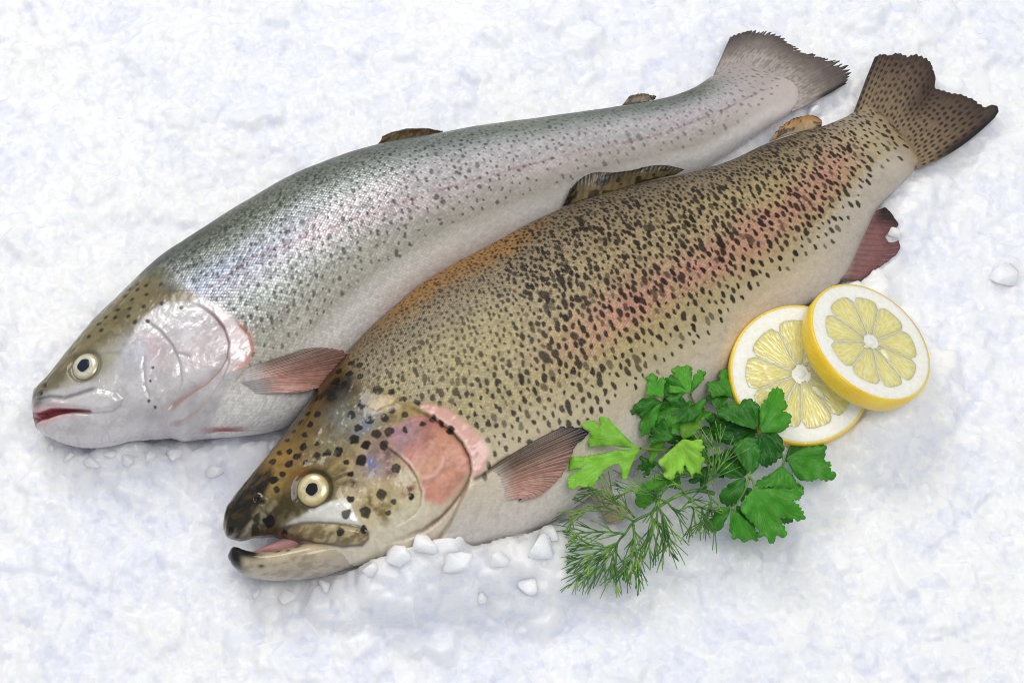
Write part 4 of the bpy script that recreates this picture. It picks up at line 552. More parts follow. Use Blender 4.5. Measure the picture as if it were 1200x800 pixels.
# ================================================================ the spotted trout in front
def spotted_trout():
    D = DATA['front']; sk = Skin(D['rows']); X, Y, s, q = sk.X, sk.Y, sk.s, sk.q
    hx = headx(sk, D['headline']); head = sstep(1, -1, (X-hx+7*(sk.ns-.5)*sstep(.4, .2, q))/(2.5+4*sstep(.4, .2, q)))      # 1 on the head
    f = s/s.max()
    # ---- skin colour of the body
    body = stops(q, [(0, (96,82,62)), (.1, (122,106,80)), (.22, (148,130,100)), (.33, (168,149,114)), (.5, (169,152,114)), (.64, (168,152,108)), (.76, (184,170,130)), (.86, (206,192,166)), (.93, (224,212,198)), (1, (224,214,206))])
    front = sstep(.52, .30, f)
    body = body + (stops(q, [(0, (128,98,56)), (.15, (140,128,104)), (.35, (168,158,136)), (.6, (176,164,130)), (.78, (200,186,156)), (1, (226,218,208))])-body)*(front*.75)[..., None]
    body = blend(body, sstep(.35, .7, sk.nb)*.35*sstep(.2, .35, q)*sstep(.8, .6, q), (186,172,108))
    orange = sstep(.17, .05, q+.05*(sk.ns-.5))*sstep(.22, .3, f)*sstep(.50, .42, f)
    body = blend(body, orange*.55, (184,124,48))
    lat = polydist(X, Y, D['lateral'])[0]
    pink = np.exp(-(lat/(7.5+4*sk.ns))**2)*sstep(.36, .52, f)*sstep(.97, .86, f)*(.6+.35*sk.ns)
    body = blend(body, np.clip(pink*.9, 0, .8)*(.55+.45*sstep(.25, .6, sk.nf)), (200,138,126))
    ped = sstep(.86, .97, f); body = blend(body, ped*.55, (190,176,150))
    grey = sstep(.74, .84, f)*sstep(.62, .8, q); body = blend(body, grey*.8, (196,186,172))
    body = body*(1-.10*sstep(.5, .8, sk.nf))[..., None]*.9
    # ---- head
    hd = stops(q, [(0, (70,58,28)), (.1, (126,94,38)), (.25, (128,106,58)), (.42, (148,128,76)), (.58, (176,154,98)), (.75, (200,186,150)), (1, (220,208,190))])
    hd = blend(hd, sstep(.5, .75, fbm(X/6, Y/6, 12))*.45*sstep(.7, .4, q), (92,78,46)); hd = hd*(1-.4*sstep(.45, .8, sk.nf)*sstep(.8, .5, q))[..., None]*(.62+.38*sstep(.2, .6, q))[..., None]
    top = np.exp(-(((X-D['darkpatch'][0][0])/9)**2+((Y-D['darkpatch'][0][1])/7)**2))
    def spot_at(px, py, rx, ry=None): return np.exp(-(((X-px)/rx)**2+((Y-py)/(ry or rx))**2))
    e = D['eye']
    for (k, rgb, rx, ry, a) in D['blobs_rgb']:
        hd = blend(hd, np.clip(spot_at(k[0], k[1], rx, ry)*a*(.75+.9*sk.ns), 0, .95), rgb)  # patches of head colour, with a grey-blue nape sheen painted in
    hd = blend(hd, sstep(-3, 3, inside(X, Y, D['snout'])+9*(sk.ns-.5)+3*(sk.nf-.5))*.97, (14,13,9))
    hd = blend(hd, sstep(-3, 6, inside(X, Y, D['snout']))*sstep(.55, .75, fbm(X/4, Y/4, 19))*.3, (50,46,26))
    op = sstep(-1.5, 2, inside(X, Y, D['opercle_area'])+5*(sk.ns-.5))
    hd = blend(hd, op*(.45+.5*sk.ns), (200,118,104)); hd = blend(hd, op*sstep(.5, .75, fbm(X/5, Y/5, 66))*.4, (214,160,140))
    hd = blend(hd, op*spot_at(D['oplilac'][0], D['oplilac'][1], 9)*.8, (168,140,150))
    hd = blend(hd, op*spot_at(D['opdark'][0], D['opdark'][1], 6, 4)*.6*(sk.nf+.3), (120,76,70))
    mott = sstep(.5, .72, fbm(X/3.2, Y/2.6, 88, 3))*sstep(.9, .55, q); hd = blend(hd, mott*.45, (96,76,44)); hd = hd*(1+.28*(fbm(X/1.3, Y/1.3, 97, 2)-.5))[..., None]
    hd = blend(hd, np.exp(-((q)/.045)**2)*.8, (34,28,16))
    ml = sstep(-.8, .8, inside(X, Y, D['suborb'])); hd = blend(hd, ml*.9, (222,220,210)); 
    mx = sstep(-.5, .8, inside(X, Y, D['maxilla'])); hd = blend(hd, mx*.7, (158,138,92))
    hd = blend(hd, mx*sstep(.4, .65, fbm(X/3, Y/2, 15))*.7, (92,74,36))
    de = np.hypot(X-e[0], Y-e[1])
    hd = blend(hd, np.exp(-((de+3*(sk.ns-.5))/11)**4)*.8, (74,62,34))
    hd = blend(hd, np.exp(-((de-7.9)/.9)**2)*.75, (40,36,24))
    hd = blend(hd, ml*(.75+.25*sk.nf), (226,224,216))
    # rays of dark behind the eye
    an = np.arctan2(Y-e[1], X-e[0]); fan = np.exp(-((an+.15)/.35)**2)*sstep(8, 10, de)*sstep(19, 14, de)*sstep(.45, .6, vnoise(an*22, de*.15, 4)); hd = blend(hd, fan*.7, (70,60,36))
    cl = sstep(-1, 1.5, inside(X, Y, D['cleith']))
    col = body*(1-head[..., None])+hd*head[..., None]
    col = blend(col, cl*.85, (218,166,158))
    lipd = polydist(X, Y, D['lip'])[0]; col = blend(col, np.exp(-(lipd/1.2)**2)*.4, (60,56,44))
    for (k, rgb, rx, ry, a) in D['accents']: col = blend(col, np.clip(spot_at(k[0], k[1], rx, ry)*a*(.25+1.5*sstep(.3, .7, fbm(X/3.5, Y/3.5, 33, 3))), 0, .95)*head*sk.up, rgb)  # colour accents; some paint shading contrast and the grey-blue sheen
    # ---- relief of the head
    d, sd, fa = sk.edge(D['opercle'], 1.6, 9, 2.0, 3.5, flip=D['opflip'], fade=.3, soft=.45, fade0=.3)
    col = blend(col, np.exp(-((d-.3)/.8)**2)*(sd < 0)*fa*.8, (96,58,46)); col = blend(col, np.exp(-((d-1.4)/.7)**2)*(sd > 0)*fa*.45, (228,206,190))  # shade of the gill gap painted as a dark line, plate edge paler
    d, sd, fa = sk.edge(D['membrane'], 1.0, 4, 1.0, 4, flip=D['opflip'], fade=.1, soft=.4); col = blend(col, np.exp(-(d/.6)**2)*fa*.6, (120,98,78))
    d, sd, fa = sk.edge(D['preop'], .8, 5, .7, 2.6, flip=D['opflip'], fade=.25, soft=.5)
    col = blend(col, np.exp(-((d-.8)/.6)**2)*(sd > 0)*fa*.5*sstep(.3, .65, sk.ns), (222,216,206)); col = blend(col, np.exp(-(d/.5)**2)*(sd < 0)*fa*.5, (70,54,46))  # highlight painted along the preopercle ridge, dark line in its crease
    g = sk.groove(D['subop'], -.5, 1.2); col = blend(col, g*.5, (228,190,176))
    g = sk.groove(D['pecline'], .8, .8); col = blend(col, g*.8, (70,56,40))
    mi = inside(X, Y, D['maxilla']); sk.disp += 1.5*sstep(-.6, 2.2, mi)*sstep(0, 6, mi+5) ; col = blend(col, np.exp(-(mi/.6)**2)*.8, (70,58,42))
    si = inside(X, Y, D['suborb']); sk.disp += .6*sstep(-.5, 2, si)
    sk.disp += .3*np.exp(-((de-9.6)/2.0)**2)*sk.up*(.4+1.2*sk.ns) - 1.0*sstep(9.5, 6.5, de)*sk.up
    for k in D['nostril']:
        dn = np.hypot(X-k[0], Y-k[1]); sk.disp += -.9*np.exp(-(dn/.9)**2)+.35*np.exp(-((dn-1.6)/.7)**2); col = blend(col, np.exp(-(dn/.9)**2)*.9, (10,10,8))
    sk.disp += head*(.6*(fbm(X/6, Y/4.5, 23, 3)-.5)+.25*(sk.nf-.5)) + .5*(sk.ns-.5)
    # folds of belly skin
    col = blend(col, sstep(.955, 1.0, f)*.9, (150,128,98))
    # ---- spots
    hs = head[:, :NUP+1]; qq = q[:, :NUP+1]; ff = f[:, :NUP+1]; clu = cl[:, :NUP+1]; lo = lat[:, :NUP+1]; nb = sk.nb[:, :NUP+1]
    def acc(i, j):
        if hs[i, j] > .35 or clu[i, j] > .3: return None
        u, v = qq[i, j], ff[i, j]
        if u > .84: return None
        sp = np.interp(u, [0, .06, .2, .35, .6, .84], [1.6, 1.75, 2.1, 2.6, 3.0, 3.6]); rad = np.interp(u, [0, .1, .3, .6, .84], [.46, .56, .8, .9, .74])
        k = np.interp(v, [.3, .4, .8, .95], [.92, 1, 1, .82]); p = np.interp(u, [0, .6, .72, .84], [1, 1, .75, .15])
        if v > .9 and u > .55: p *= .3
        if v < .42 and u < .45: rad *= .85; sp *= .88
        return sp*(.92+.3*nb[i, j]), rad*k*(1.12 if v > .4 else 1), p
    spots = scatter(sk.S, sk.Tu, acc, 80000, 11)
    m = sk.sp[:, :NUP+1]; draw_spots(m, sk.S, sk.Tu, spots, 3, 1.6, -.28, ragged=.5, soft=.2)
    fade = 1-.2*sstep(.44, .32, f)*sstep(.02, .1, q)*sstep(.6, .4, q)
    col = blend(col, sk.sp*(1-head)*.97*fade, (24,16,12))
    hsp = np.zeros_like(sk.sp)
    for k in D['spots']:
        x, y, r = k; dd = np.hypot(X-x+.9*(vnoise(X/1.6, Y/1.6, 41)-.5), Y-y+.9*(vnoise(X/1.6, Y/1.6, 42)-.5))/(1.5*r*(1+.5*(sk.nf-.5))); hsp = np.maximum(hsp, (1-sstep(.84, 1.12, dd))*(.86+.14*hash2(np.array(int(x*10)), np.array(int(y*10)), 3)))
    col = blend(col, hsp*.97*sk.up, (18,14,12))
    fine = sstep(.66, .8, vnoise(s/.9, sk.T/.9, 55))*sstep(.8, .88, q)*(1-head)*sstep(.62, .4, f); col = blend(col, fine*.12, (120,110,98))
    # ---- surface character
    mask = np.zeros(col.shape); bodym = (1-head)*(1-cl)
    mask[..., 0] = bodym*sstep(.98, .9, f)*(.25+.75*sstep(.8, .62, q)); mask[..., 1] = np.clip(bodym*.35*sstep(.75, .5, q)+ml*.7, 0, 1)
    mask[..., 2] = np.clip(head*(.55-.4*op)+.3*sk.ns, 0, 1)
    mask[..., 2] = np.maximum(mask[..., 2], sstep(-3, 3, inside(X, Y, D['snout'])))
    mask[..., 2] = np.maximum(mask[..., 2], head*sstep(.36, .2, q)*.7)
    # ---- lower jaw
    Pj, qj, uj, uvj = jaw_loft(D['jaw'])
    cj = stops(qj, [(0, (138,114,80)), (.12, (172,150,116)), (.5, (192,176,148)), (1, (186,174,154))])
    nj = fbm(uvj[..., 0]/4, uvj[..., 1]/3, 71)
    cj = blend(cj, sstep(.45, .7, nj)*sstep(.35, .7, qj)*.55, (124,110,84))
    cj = blend(cj, sstep(.25, .15, uj+.06*(nj-.5))*sstep(.75, .35, qj), (22,22,20)); cj = blend(cj, sstep(.12, .06, uj), (24,24,22))
    inner = sstep(.26, .1, qj)*sstep(.14, .2, uj)*sstep(.75, .5, uj); cj = blend(cj, inner*.75, (196,158,150))
    for (a, b, r) in ((.30, .22, .02), (.42, .20, .022), (.2, .8, .02), (.36, .3, .014)):
        cj = blend(cj, np.exp(-(((uj-a)/r)**2+((qj-b)/.06)**2))*.9, (40,34,28))
    mj = np.zeros(cj.shape); mj[..., 2] = .8
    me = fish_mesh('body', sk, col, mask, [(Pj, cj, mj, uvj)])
    o, R = fish_frame(D['place'])
    root = empty('trout', o, R)
    tag(root, 'dark-spotted golden olive trout with pink flank stripe and open mouth', 'fish')
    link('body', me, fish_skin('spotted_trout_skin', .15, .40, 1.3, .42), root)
    footprint(to_world(D['place'], sk.P)); footprint(to_world(D['place'], Pj))
    Pt, qt, ut, uvt = jaw_loft(D['tongue'], 40, 30)
    link('tongue', mesh_quads('tongue', Pt.reshape(-1, 3)*.001, grid_faces(Pt.shape[0], Pt.shape[1], True)), plain('mouth_lining', (196,150,148), .3, .4, .2), root)
    make_eye(root, sk, e, 7.0, 2.55, ((226,208,150), (236,226,190), (176,170,156)), plain('pupil', (8,8,10), .2, .4), 2.5)
    Fd = DATA['front_fins']
    def c_tail(w, r, ray, P):
        c = stops(r, [(0, (150,128,98)), (.25, (146,124,94)), (.6, (122,100,78)), (.85, (96,76,62)), (1, (58,46,40))])
        c = blend(c, np.exp(-((w-.50)/.10)**2)*sstep(.1, .6, r)*.75, (70,52,44)); c = blend(c, sstep(.9, .985, w)*sstep(.1, .5, r), (24,20,20)); c = blend(c, sstep(.045, .01, w)*.7, (50,42,34))
        k = w*26; row = np.floor(k); ph = hash2(row.astype(int), row.astype(int)*0, 5)
        d = np.hypot((np.modf(k)[0]-.5)/.34, (np.modf(r*9.5+ph)[0]-.5)/.33)
        m = (1-sstep(.6, 1.15, d))*sstep(.02, .1, r)*sstep(.99, .8, r)*(vnoise(k, r*11, 9) > .22); c = blend(c, m*.9, (38,28,24))
        return blend(c, ray*.2, (66,50,42))
    def c_dorsal(w, r, ray, P):
        c = stops(r, [(0, (150,132,90)), (.5, (128,112,78)), (.85, (74,62,46)), (1, (44,36,30))]); c = blend(c, ray*.35, (60,50,38))
        m = sstep(.55, .68, vnoise(w*22, r*5+w*8, 3)); c = blend(c, m*.8, (34,28,24)); return blend(c, sstep(.1, .0, w)*.7, (30,26,22))
    def c_adip(w, r, ray, P):
        c = stops(r, [(0, (150,132,96)), (.5, (190,146,86)), (1, (168,116,62))]); c = blend(c, sstep(.88, .97, r)*.8, (50,36,26)); m = sstep(.6, .7, vnoise(w*7, r*4, 13)); return blend(c, m*.85, (60,38,24))
    def c_anal(w, r, ray, P):
        c = stops(r, [(0, (196,172,166)), (.2, (172,126,122)), (.7, (138,88,88)), (1, (104,62,64))]); c = blend(c, sstep(.30, .1, w)*sstep(.2, .7, r)*.9, (34,24,24)); c = blend(c, sstep(.93, .99, w)*.7, (60,44,42)); return blend(c, ray*.35, (96,56,58))
    def c_pect(w, r, ray, P):
        c = stops(w, [(0, (92,74,58)), (.2, (112,88,72)), (.45, (166,122,104)), (.75, (204,154,136)), (1, (216,172,156))]); c = blend(c, sstep(.4, .12, r)*.95*sstep(.0, .12, w), (212,200,188)); c = blend(c, ray*.4*sstep(.3, .6, r), (112,78,64))
        c = blend(c, sstep(.8, .98, r)*sstep(.45, .2, w), (24,22,24)); return blend(c, sstep(.03, .0, w)*.8, (52,40,28))
    def c_pelv(w, r, ray, P): return blend(stops(r, [(0, (218,204,194)), (1, (206,168,154))]), ray*.3, (176,134,122))
    for nm, nray, cf, rag, kw in (('tail_fin', 30, c_tail, .07, dict(wave=1.6, nw=360, nr=110)), ('dorsal_fin', 14, c_dorsal, .05, dict(wave=.5)), ('adipose_fin', 6, c_adip, .04, dict(thick=1.6, relief=.1)),
                                 ('anal_fin', 13, c_anal, .05, {}), ('pectoral_fin', 15, c_pect, .07, dict(wave=.8, relief=.45, nw=240)), ('pelvic_fin', 9, c_pelv, .08, {})):
        P = make_fin(nm, root, Fd[nm.split('_')[0]], nray, cf, FIN, rag, seed=hash(nm) % 1 + len(nm), **kw); footprint(to_world(D['place'], P))
    return root

# ================================================================ the silver trout behind
def silver_trout():
    D = DATA['rear']; sk = Skin(D['rows']); X, Y, s, q = sk.X, sk.Y, sk.s, sk.q
    hx = headx(sk, D['headline']); head = sstep(1, -1, (X-hx+7*(sk.ns-.5)*sstep(.4, .2, q))/(2.5+8*sstep(.4, .2, q))); f = s/s.max()
    body = stops(q, [(0, (54,58,46)), (.08, (80,86,74)), (.2, (124,130,122)), (.32, (166,170,168)), (.42, (192,188,190)), (.52, (174,178,175)), (.68, (154,151,140)), (.8, (164,159,147)), (.9, (218,214,208)), (1, (226,222,220))])
    lat = polydist(X, Y, D['lateral'])
    body = blend(body, np.exp(-((lat[0])/9)**2)*(.2+.45*sk.ns)*sstep(.2, .35, f), (208,188,192))
    body = blend(body, sstep(.45, .25, f)*np.exp(-((q-.36)/.1)**2)*sk.nb*.8, (176,190,220))
    body = blend(body, sstep(.5, .75, sk.nb)*sstep(.5, .3, q)*.3, (136,138,118))
    body = blend(body, sstep(.88, .97, f)*.6, (204,192,190))
    body = blend(body, np.exp(-(lat[0]/.55)**2)*(.15+.75*sstep(.3, .7, sk.nf)), (158,128,132))
    hd = stops(q, [(0, (92,84,56)), (.15, (136,124,88)), (.3, (170,160,132)), (.42, (206,202,200)), (.7, (212,208,208)), (.85, (216,212,210)), (1, (214,208,206))])
    ol = sstep(-1.5, 1.5, inside(X, Y, D['olive'])+3*(sk.ns-.5))
    hd = blend(hd, (1-ol)*.8, (211,207,208)); hd = blend(hd, ol*.85*sstep(.55, .3, q), (120,108,72)); hd = blend(hd, ol*sstep(.48, .7, fbm(X/3.4, Y/2.8, 58, 3))*.45, (70,62,42)); hd = blend(hd, np.exp(-((q)/.05)**2)*.7, (48,44,32)); hd = blend(hd, ol*.5*sstep(.2, .5, q), (140,134,112))
    for (k, rgb, rx, ry, a) in D['blobs_rgb']:
        hd = blend(hd, np.clip(np.exp(-(((X-k[0])/rx)**2+((Y-k[1])/ry)**2))*a*(.6+.8*sk.ns), 0, 1), rgb)
    hd = blend(hd, sstep(.55, .8, fbm(X/3.5, Y/5, 44))*(1-ol)*.35, (194,187,188))
    rv = fbm(X/6, Y/8, 47, 3); hd = blend(hd, np.exp(-((rv-.5)/.016)**2)*(1-ol)*.25, (150,132,138)); hd = blend(hd, sstep(.42, .7, fbm(X/9, Y/7, 52))*(1-ol)*.5, (176,171,172))
    e = D['eye']; de = np.hypot(X-e[0], Y-e[1])
    hd = blend(hd, np.exp(-((de-6.9)/.8)**2)*.6, (90,84,66))
    cl = sstep(-1, 1.5, inside(X, Y, D['cleith']))
    col = body*(1-head[..., None])+hd*head[..., None]; col = blend(col, cl*.85, (226,210,210))
    d, sd, fa = sk.edge(D['opercle'], 1.7, 9, 2.0, 3.2, flip=D['opflip'], fade=.05, soft=.45, fade0=.3); col = blend(col, np.exp(-(d/.6)**2)*fa*.75, (150,104,94))
    d, sd, fa = sk.edge(D['membrane'], 1.0, 4, .8, 4, flip=D['opflip'], fade=.1, soft=.4); col = blend(col, np.exp(-(d/.5)**2)*fa*.5, (164,138,134))
    d, sd, fa = sk.edge(D['preop'], .6, 5, .6, 2.4, flip=D['opflip'], fade=.25, soft=.5); col = blend(col, np.exp(-(d/.5)**2)*fa*.4*(.3+sk.ns), (130,122,124))
    for nm, dep in (('subop', .5), ('infra', .4)):
        g = sk.groove(D[nm], dep, .8); col = blend(col, g*.5, (150,140,142))
    d, sd, fa = sk.edge(D['ring'], .8, 3, .4, 3, flip=D['opflip'], fade=.15, soft=.5); col = blend(col, np.exp(-((d-.4)/.9)**2)*fa*.75, (188,132,112))
    g = sk.groove(D['snoutline'], .7, .7); col = blend(col, g*.7, (110,106,104))
    mi = inside(X, Y, D['maxilla']); sk.disp += 1.3*sstep(-.6, 2.5, mi); col = blend(col, np.exp(-(mi/.5)**2)*.4, (150,144,146)); col = blend(col, sstep(0, 2, mi)*.5, (214,208,208))
    mo = inside(X, Y, D['mouth']); sk.disp -= 4.2*sstep(-.3, 1.6, mo)*sk.up; col = blend(col, sstep(-.5, .5, mo)*.95*sk.up, (160,78,84)); col = blend(col, np.exp(-((mo+1.0)/1.0)**2)*.5*sstep(-160, -170, X), (216,160,162)); g = sk.groove(D['mouthline'], 1.6, .9); col = blend(col, g*.6, (150,84,88))
    g = sk.groove(D['slit'], .6, .5, .45)*sk.up; col = blend(col, g*.95, (170,84,76))
    sk.disp += .25*np.exp(-((de-8.2)/1.8)**2)*sk.up*(.4+1.2*sk.ns) - .9*sstep(8.2, 5.6, de)*sk.up
    for k in D['nostril']:
        dn = np.hypot(X-k[0], Y-k[1]); sk.disp += -.7*np.exp(-(dn/.9)**2)+.3*np.exp(-((dn-1.5)/.7)**2); col = blend(col, np.exp(-(dn/1.1)**2)*.85, (30,28,24))
    sk.disp += .45*(sk.nf-.5)*head + .5*(sk.ns-.5)
    col = blend(col, sstep(.93, 1.0, f+.05*(sk.ns-.5))*.9, (188,176,170))
    hs, qq, ff, clu = head[:, :NUP+1], q[:, :NUP+1], f[:, :NUP+1], cl[:, :NUP+1]
    def acc(i, j):
        if hs[i, j] > .3 or clu[i, j] > .3: return None
        u, v = qq[i, j], ff[i, j]
        if u > .8: return None
        return np.interp(u, [0, .2, .5, .8], [1.7, 2.1, 2.9, 3.8]), np.interp(u, [0, .3, .6], [.44, .5, .58])*np.interp(v, [.3, .6, 1], [1.1, 1, .9]), np.interp(u, [0, .55, .7, .8], [.9, .8, .7, .3])*(1 if v < .65 else .7)
    spots = scatter(sk.S, sk.Tu, acc, 26000, 23)
    draw_spots(sk.sp[:, :NUP+1], sk.S, sk.Tu, spots, 8, 1.3, .6, ragged=.9, soft=.35)
    col = blend(col, sk.sp*(1-head)*(.74-.25*sstep(.55, .8, f)), (30,32,32))
    hsp = np.zeros_like(sk.sp)
    for (x, y, r) in D['spots']:
        hsp = np.maximum(hsp, 1-sstep(.65, 1.25, np.hypot(X-x, Y-y)/(1.35*r*(1+.4*(sk.nf-.5)))))
    col = blend(col, hsp*.85*sk.up, (42,38,34))
    mask = np.zeros(col.shape); bm = (1-head)*(1-cl)
    mask[..., 0] = bm*sstep(.97, .88, f)*(.3+.7*sstep(.7, .25, f))*(.35+.65*sstep(.85, .6, q)); mask[..., 1] = np.clip(bm*.9*sstep(.72, .48, q)+head*(1-ol)*.4, 0, 1); mask[..., 2] = np.clip(head*.5+.3*sk.ns, 0, 1)
    me = fish_mesh('body', sk, col, mask, [])
    o, R = fish_frame(D['place']); root = empty('trout', o, R)
    tag(root, 'silvery grey trout with white gill cover and fine scales, farther back', 'fish')
    link('body', me, fish_skin('silver_trout_skin', .32, .38, 1.5, .85), root)
    footprint(to_world(D['place'], sk.P))
    make_eye(root, sk, e, 6.3, 2.8, ((222,218,192), (232,230,212), (176,176,164)), plain('pupil_blue', (10,24,46), .2, .4), 2.4)
    Fd = DATA['rear_fins']
    def c_tail(w, r, ray, P):
        c = stops(r, [(0, (190,178,172)), (.3, (184,172,165)), (.48, (154,142,133)), (.65, (128,116,110)), (.88, (92,82,80)), (1, (66,58,58))]); c = blend(c, sstep(.03, .0, w)*.6, (70,64,56)); c = blend(c, sstep(.955, .99, w)*sstep(.2, .5, r)*.95, (34,30,30))
        c = blend(c, sstep(.58, .7, vnoise(w*60, r*22, 4))*.35*sstep(.8, .3, r), (96,86,76)); return blend(c, ray*.45*sstep(.3, .7, r), (70,62,60))
    def c_dorsal(w, r, ray, P): return blend(stops(r, [(0, (158,148,120)), (.6, (156,130,96)), (1, (110,96,76))]), sstep(.55, .7, vnoise(w*16, r*4, 3))*.5, (70,58,44))
    def c_adip(w, r, ray, P): return blend(stops(r, [(0, (140,130,104)), (1, (112,88,58))]), sstep(.6, .7, vnoise(w*6, r*3, 3))*.7, (58,44,30))
    def c_pect(w, r, ray, P):
        c = stops(w, [(0, (128,112,100)), (.2, (168,134,120)), (.6, (204,152,136)), (1, (218,172,158))]); c = blend(c, sstep(.5, .2, r)*.95, (206,200,197)); c = blend(c, ray*.3*sstep(.3, .6, r), (150,108,96)); return blend(c, sstep(.03, .0, w)*.7, (80,72,62))
    for nm, nray, cf, rag, kw in (('tail_fin', 34, c_tail, .38, dict(wave=1.2, nw=520, nr=90, relief=.4)), ('dorsal_fin', 12, c_dorsal, .04, {}), ('adipose_fin', 6, c_adip, .04, dict(thick=1.5)), ('pectoral_fin', 14, c_pect, .05, dict(relief=.4))):
        P = make_fin(nm, root, Fd[nm.split('_')[0]], nray, cf, FIN, rag, seed=len(nm)+20, **kw); footprint(to_world(D['place'], P))
    return root
spotted_trout(); silver_trout()

# ================================================================ lemon slices
def lemon_mats():
    M = Mat('lemon_rind'); v = M.n('ShaderNodeTexVoronoi'); v.inputs['Scale'].default_value = 900; M.l(M.obj(), v.inputs['Vector']); n = M.noise(60, 3)
    M.l(M.ramp(n.outputs[0], [(.3, lin(242,196,34)), (.7, lin(250,220,74))]), M.p.inputs['Base Color']); M.set(Roughness=.32, Coat_Weight=.2, Subsurface_Weight=.15, Subsurface_Radius=(1, .7, .1), Subsurface_Scale=.003)
    M.l(M.bump(v.outputs['Distance'], .35, .0006), M.p.inputs['Normal']); rind = M.m
    M = Mat('lemon_pith'); n = M.noise(500, 4); M.l(M.ramp(n.outputs[0], [(.3, lin(240,236,218)), (.7, lin(252,250,242))]), M.p.inputs['Base Color'])
    M.set(Roughness=.55, Subsurface_Weight=.5, Subsurface_Radius=(1, .9, .6), Subsurface_Scale=.003); M.l(M.bump(n.outputs[0], .5, .0006), M.p.inputs['Normal']); pith = M.m
    M = Mat('lemon_pulp'); uv = M.n('ShaderNodeUVMap', uv_map='map').outputs[0]
    mp = M.n('ShaderNodeMapping'); mp.inputs['Scale'].default_value = (.24, 1.15, 1); M.l(uv, mp.inputs[0])
    v = M.n('ShaderNodeTexVoronoi', voronoi_dimensions='2D', feature='SMOOTH_F1'); v.inputs['Scale'].default_value = 1; v.inputs['Smoothness'].default_value = .4; M.l(mp.outputs[0], v.inputs['Vector'])
    n = M.noise(120, 3)
    c = M.ramp(v.outputs['Distance'], [(.1, lin(236,218,126)), (.65, lin(247,237,176))]); c = M.mix('MULTIPLY', .5, c, M.ramp(n.outputs[0], [(.3, (.88, .87, .78)), (.7, (1, 1, 1))]))
    M.l(c, M.p.inputs['Base Color']); M.set(Roughness=.2, Coat_Weight=.35, Coat_Roughness=.08, Subsurface_Weight=.85, Subsurface_Radius=(1, .9, .35), Subsurface_Scale=.008)
    M.l(M.bump(v.outputs['Distance'], .4, .0008), M.p.inputs['Normal']); pulp = M.m
    return rind, pith, pulp, plain('lemon_seed', (236,226,186), .3, .4, .4)
RIND, PITH, PULP, SEED = lemon_mats()
def lathe(prof, na=120, wob=0, seed=0):
    prof = np.asarray(prof, float); an = np.linspace(0, 2*np.pi, na, endpoint=False)
    k = 1 + wob*(vnoise(an/(2*np.pi)*7, an*0, seed)-.5)
    k = k*(.5-.5*np.cos(an))+ (1+wob*(.3))*(.5+.5*np.cos(an)) if wob else np.ones(na)
    V = np.stack([prof[:, None, 0]*np.cos(an)*k, prof[:, None, 0]*np.sin(an)*k, np.broadcast_to(prof[:, None, 1], (len(prof), na))], -1)
    return V.reshape(-1, 3), grid_faces(len(prof), na, True)
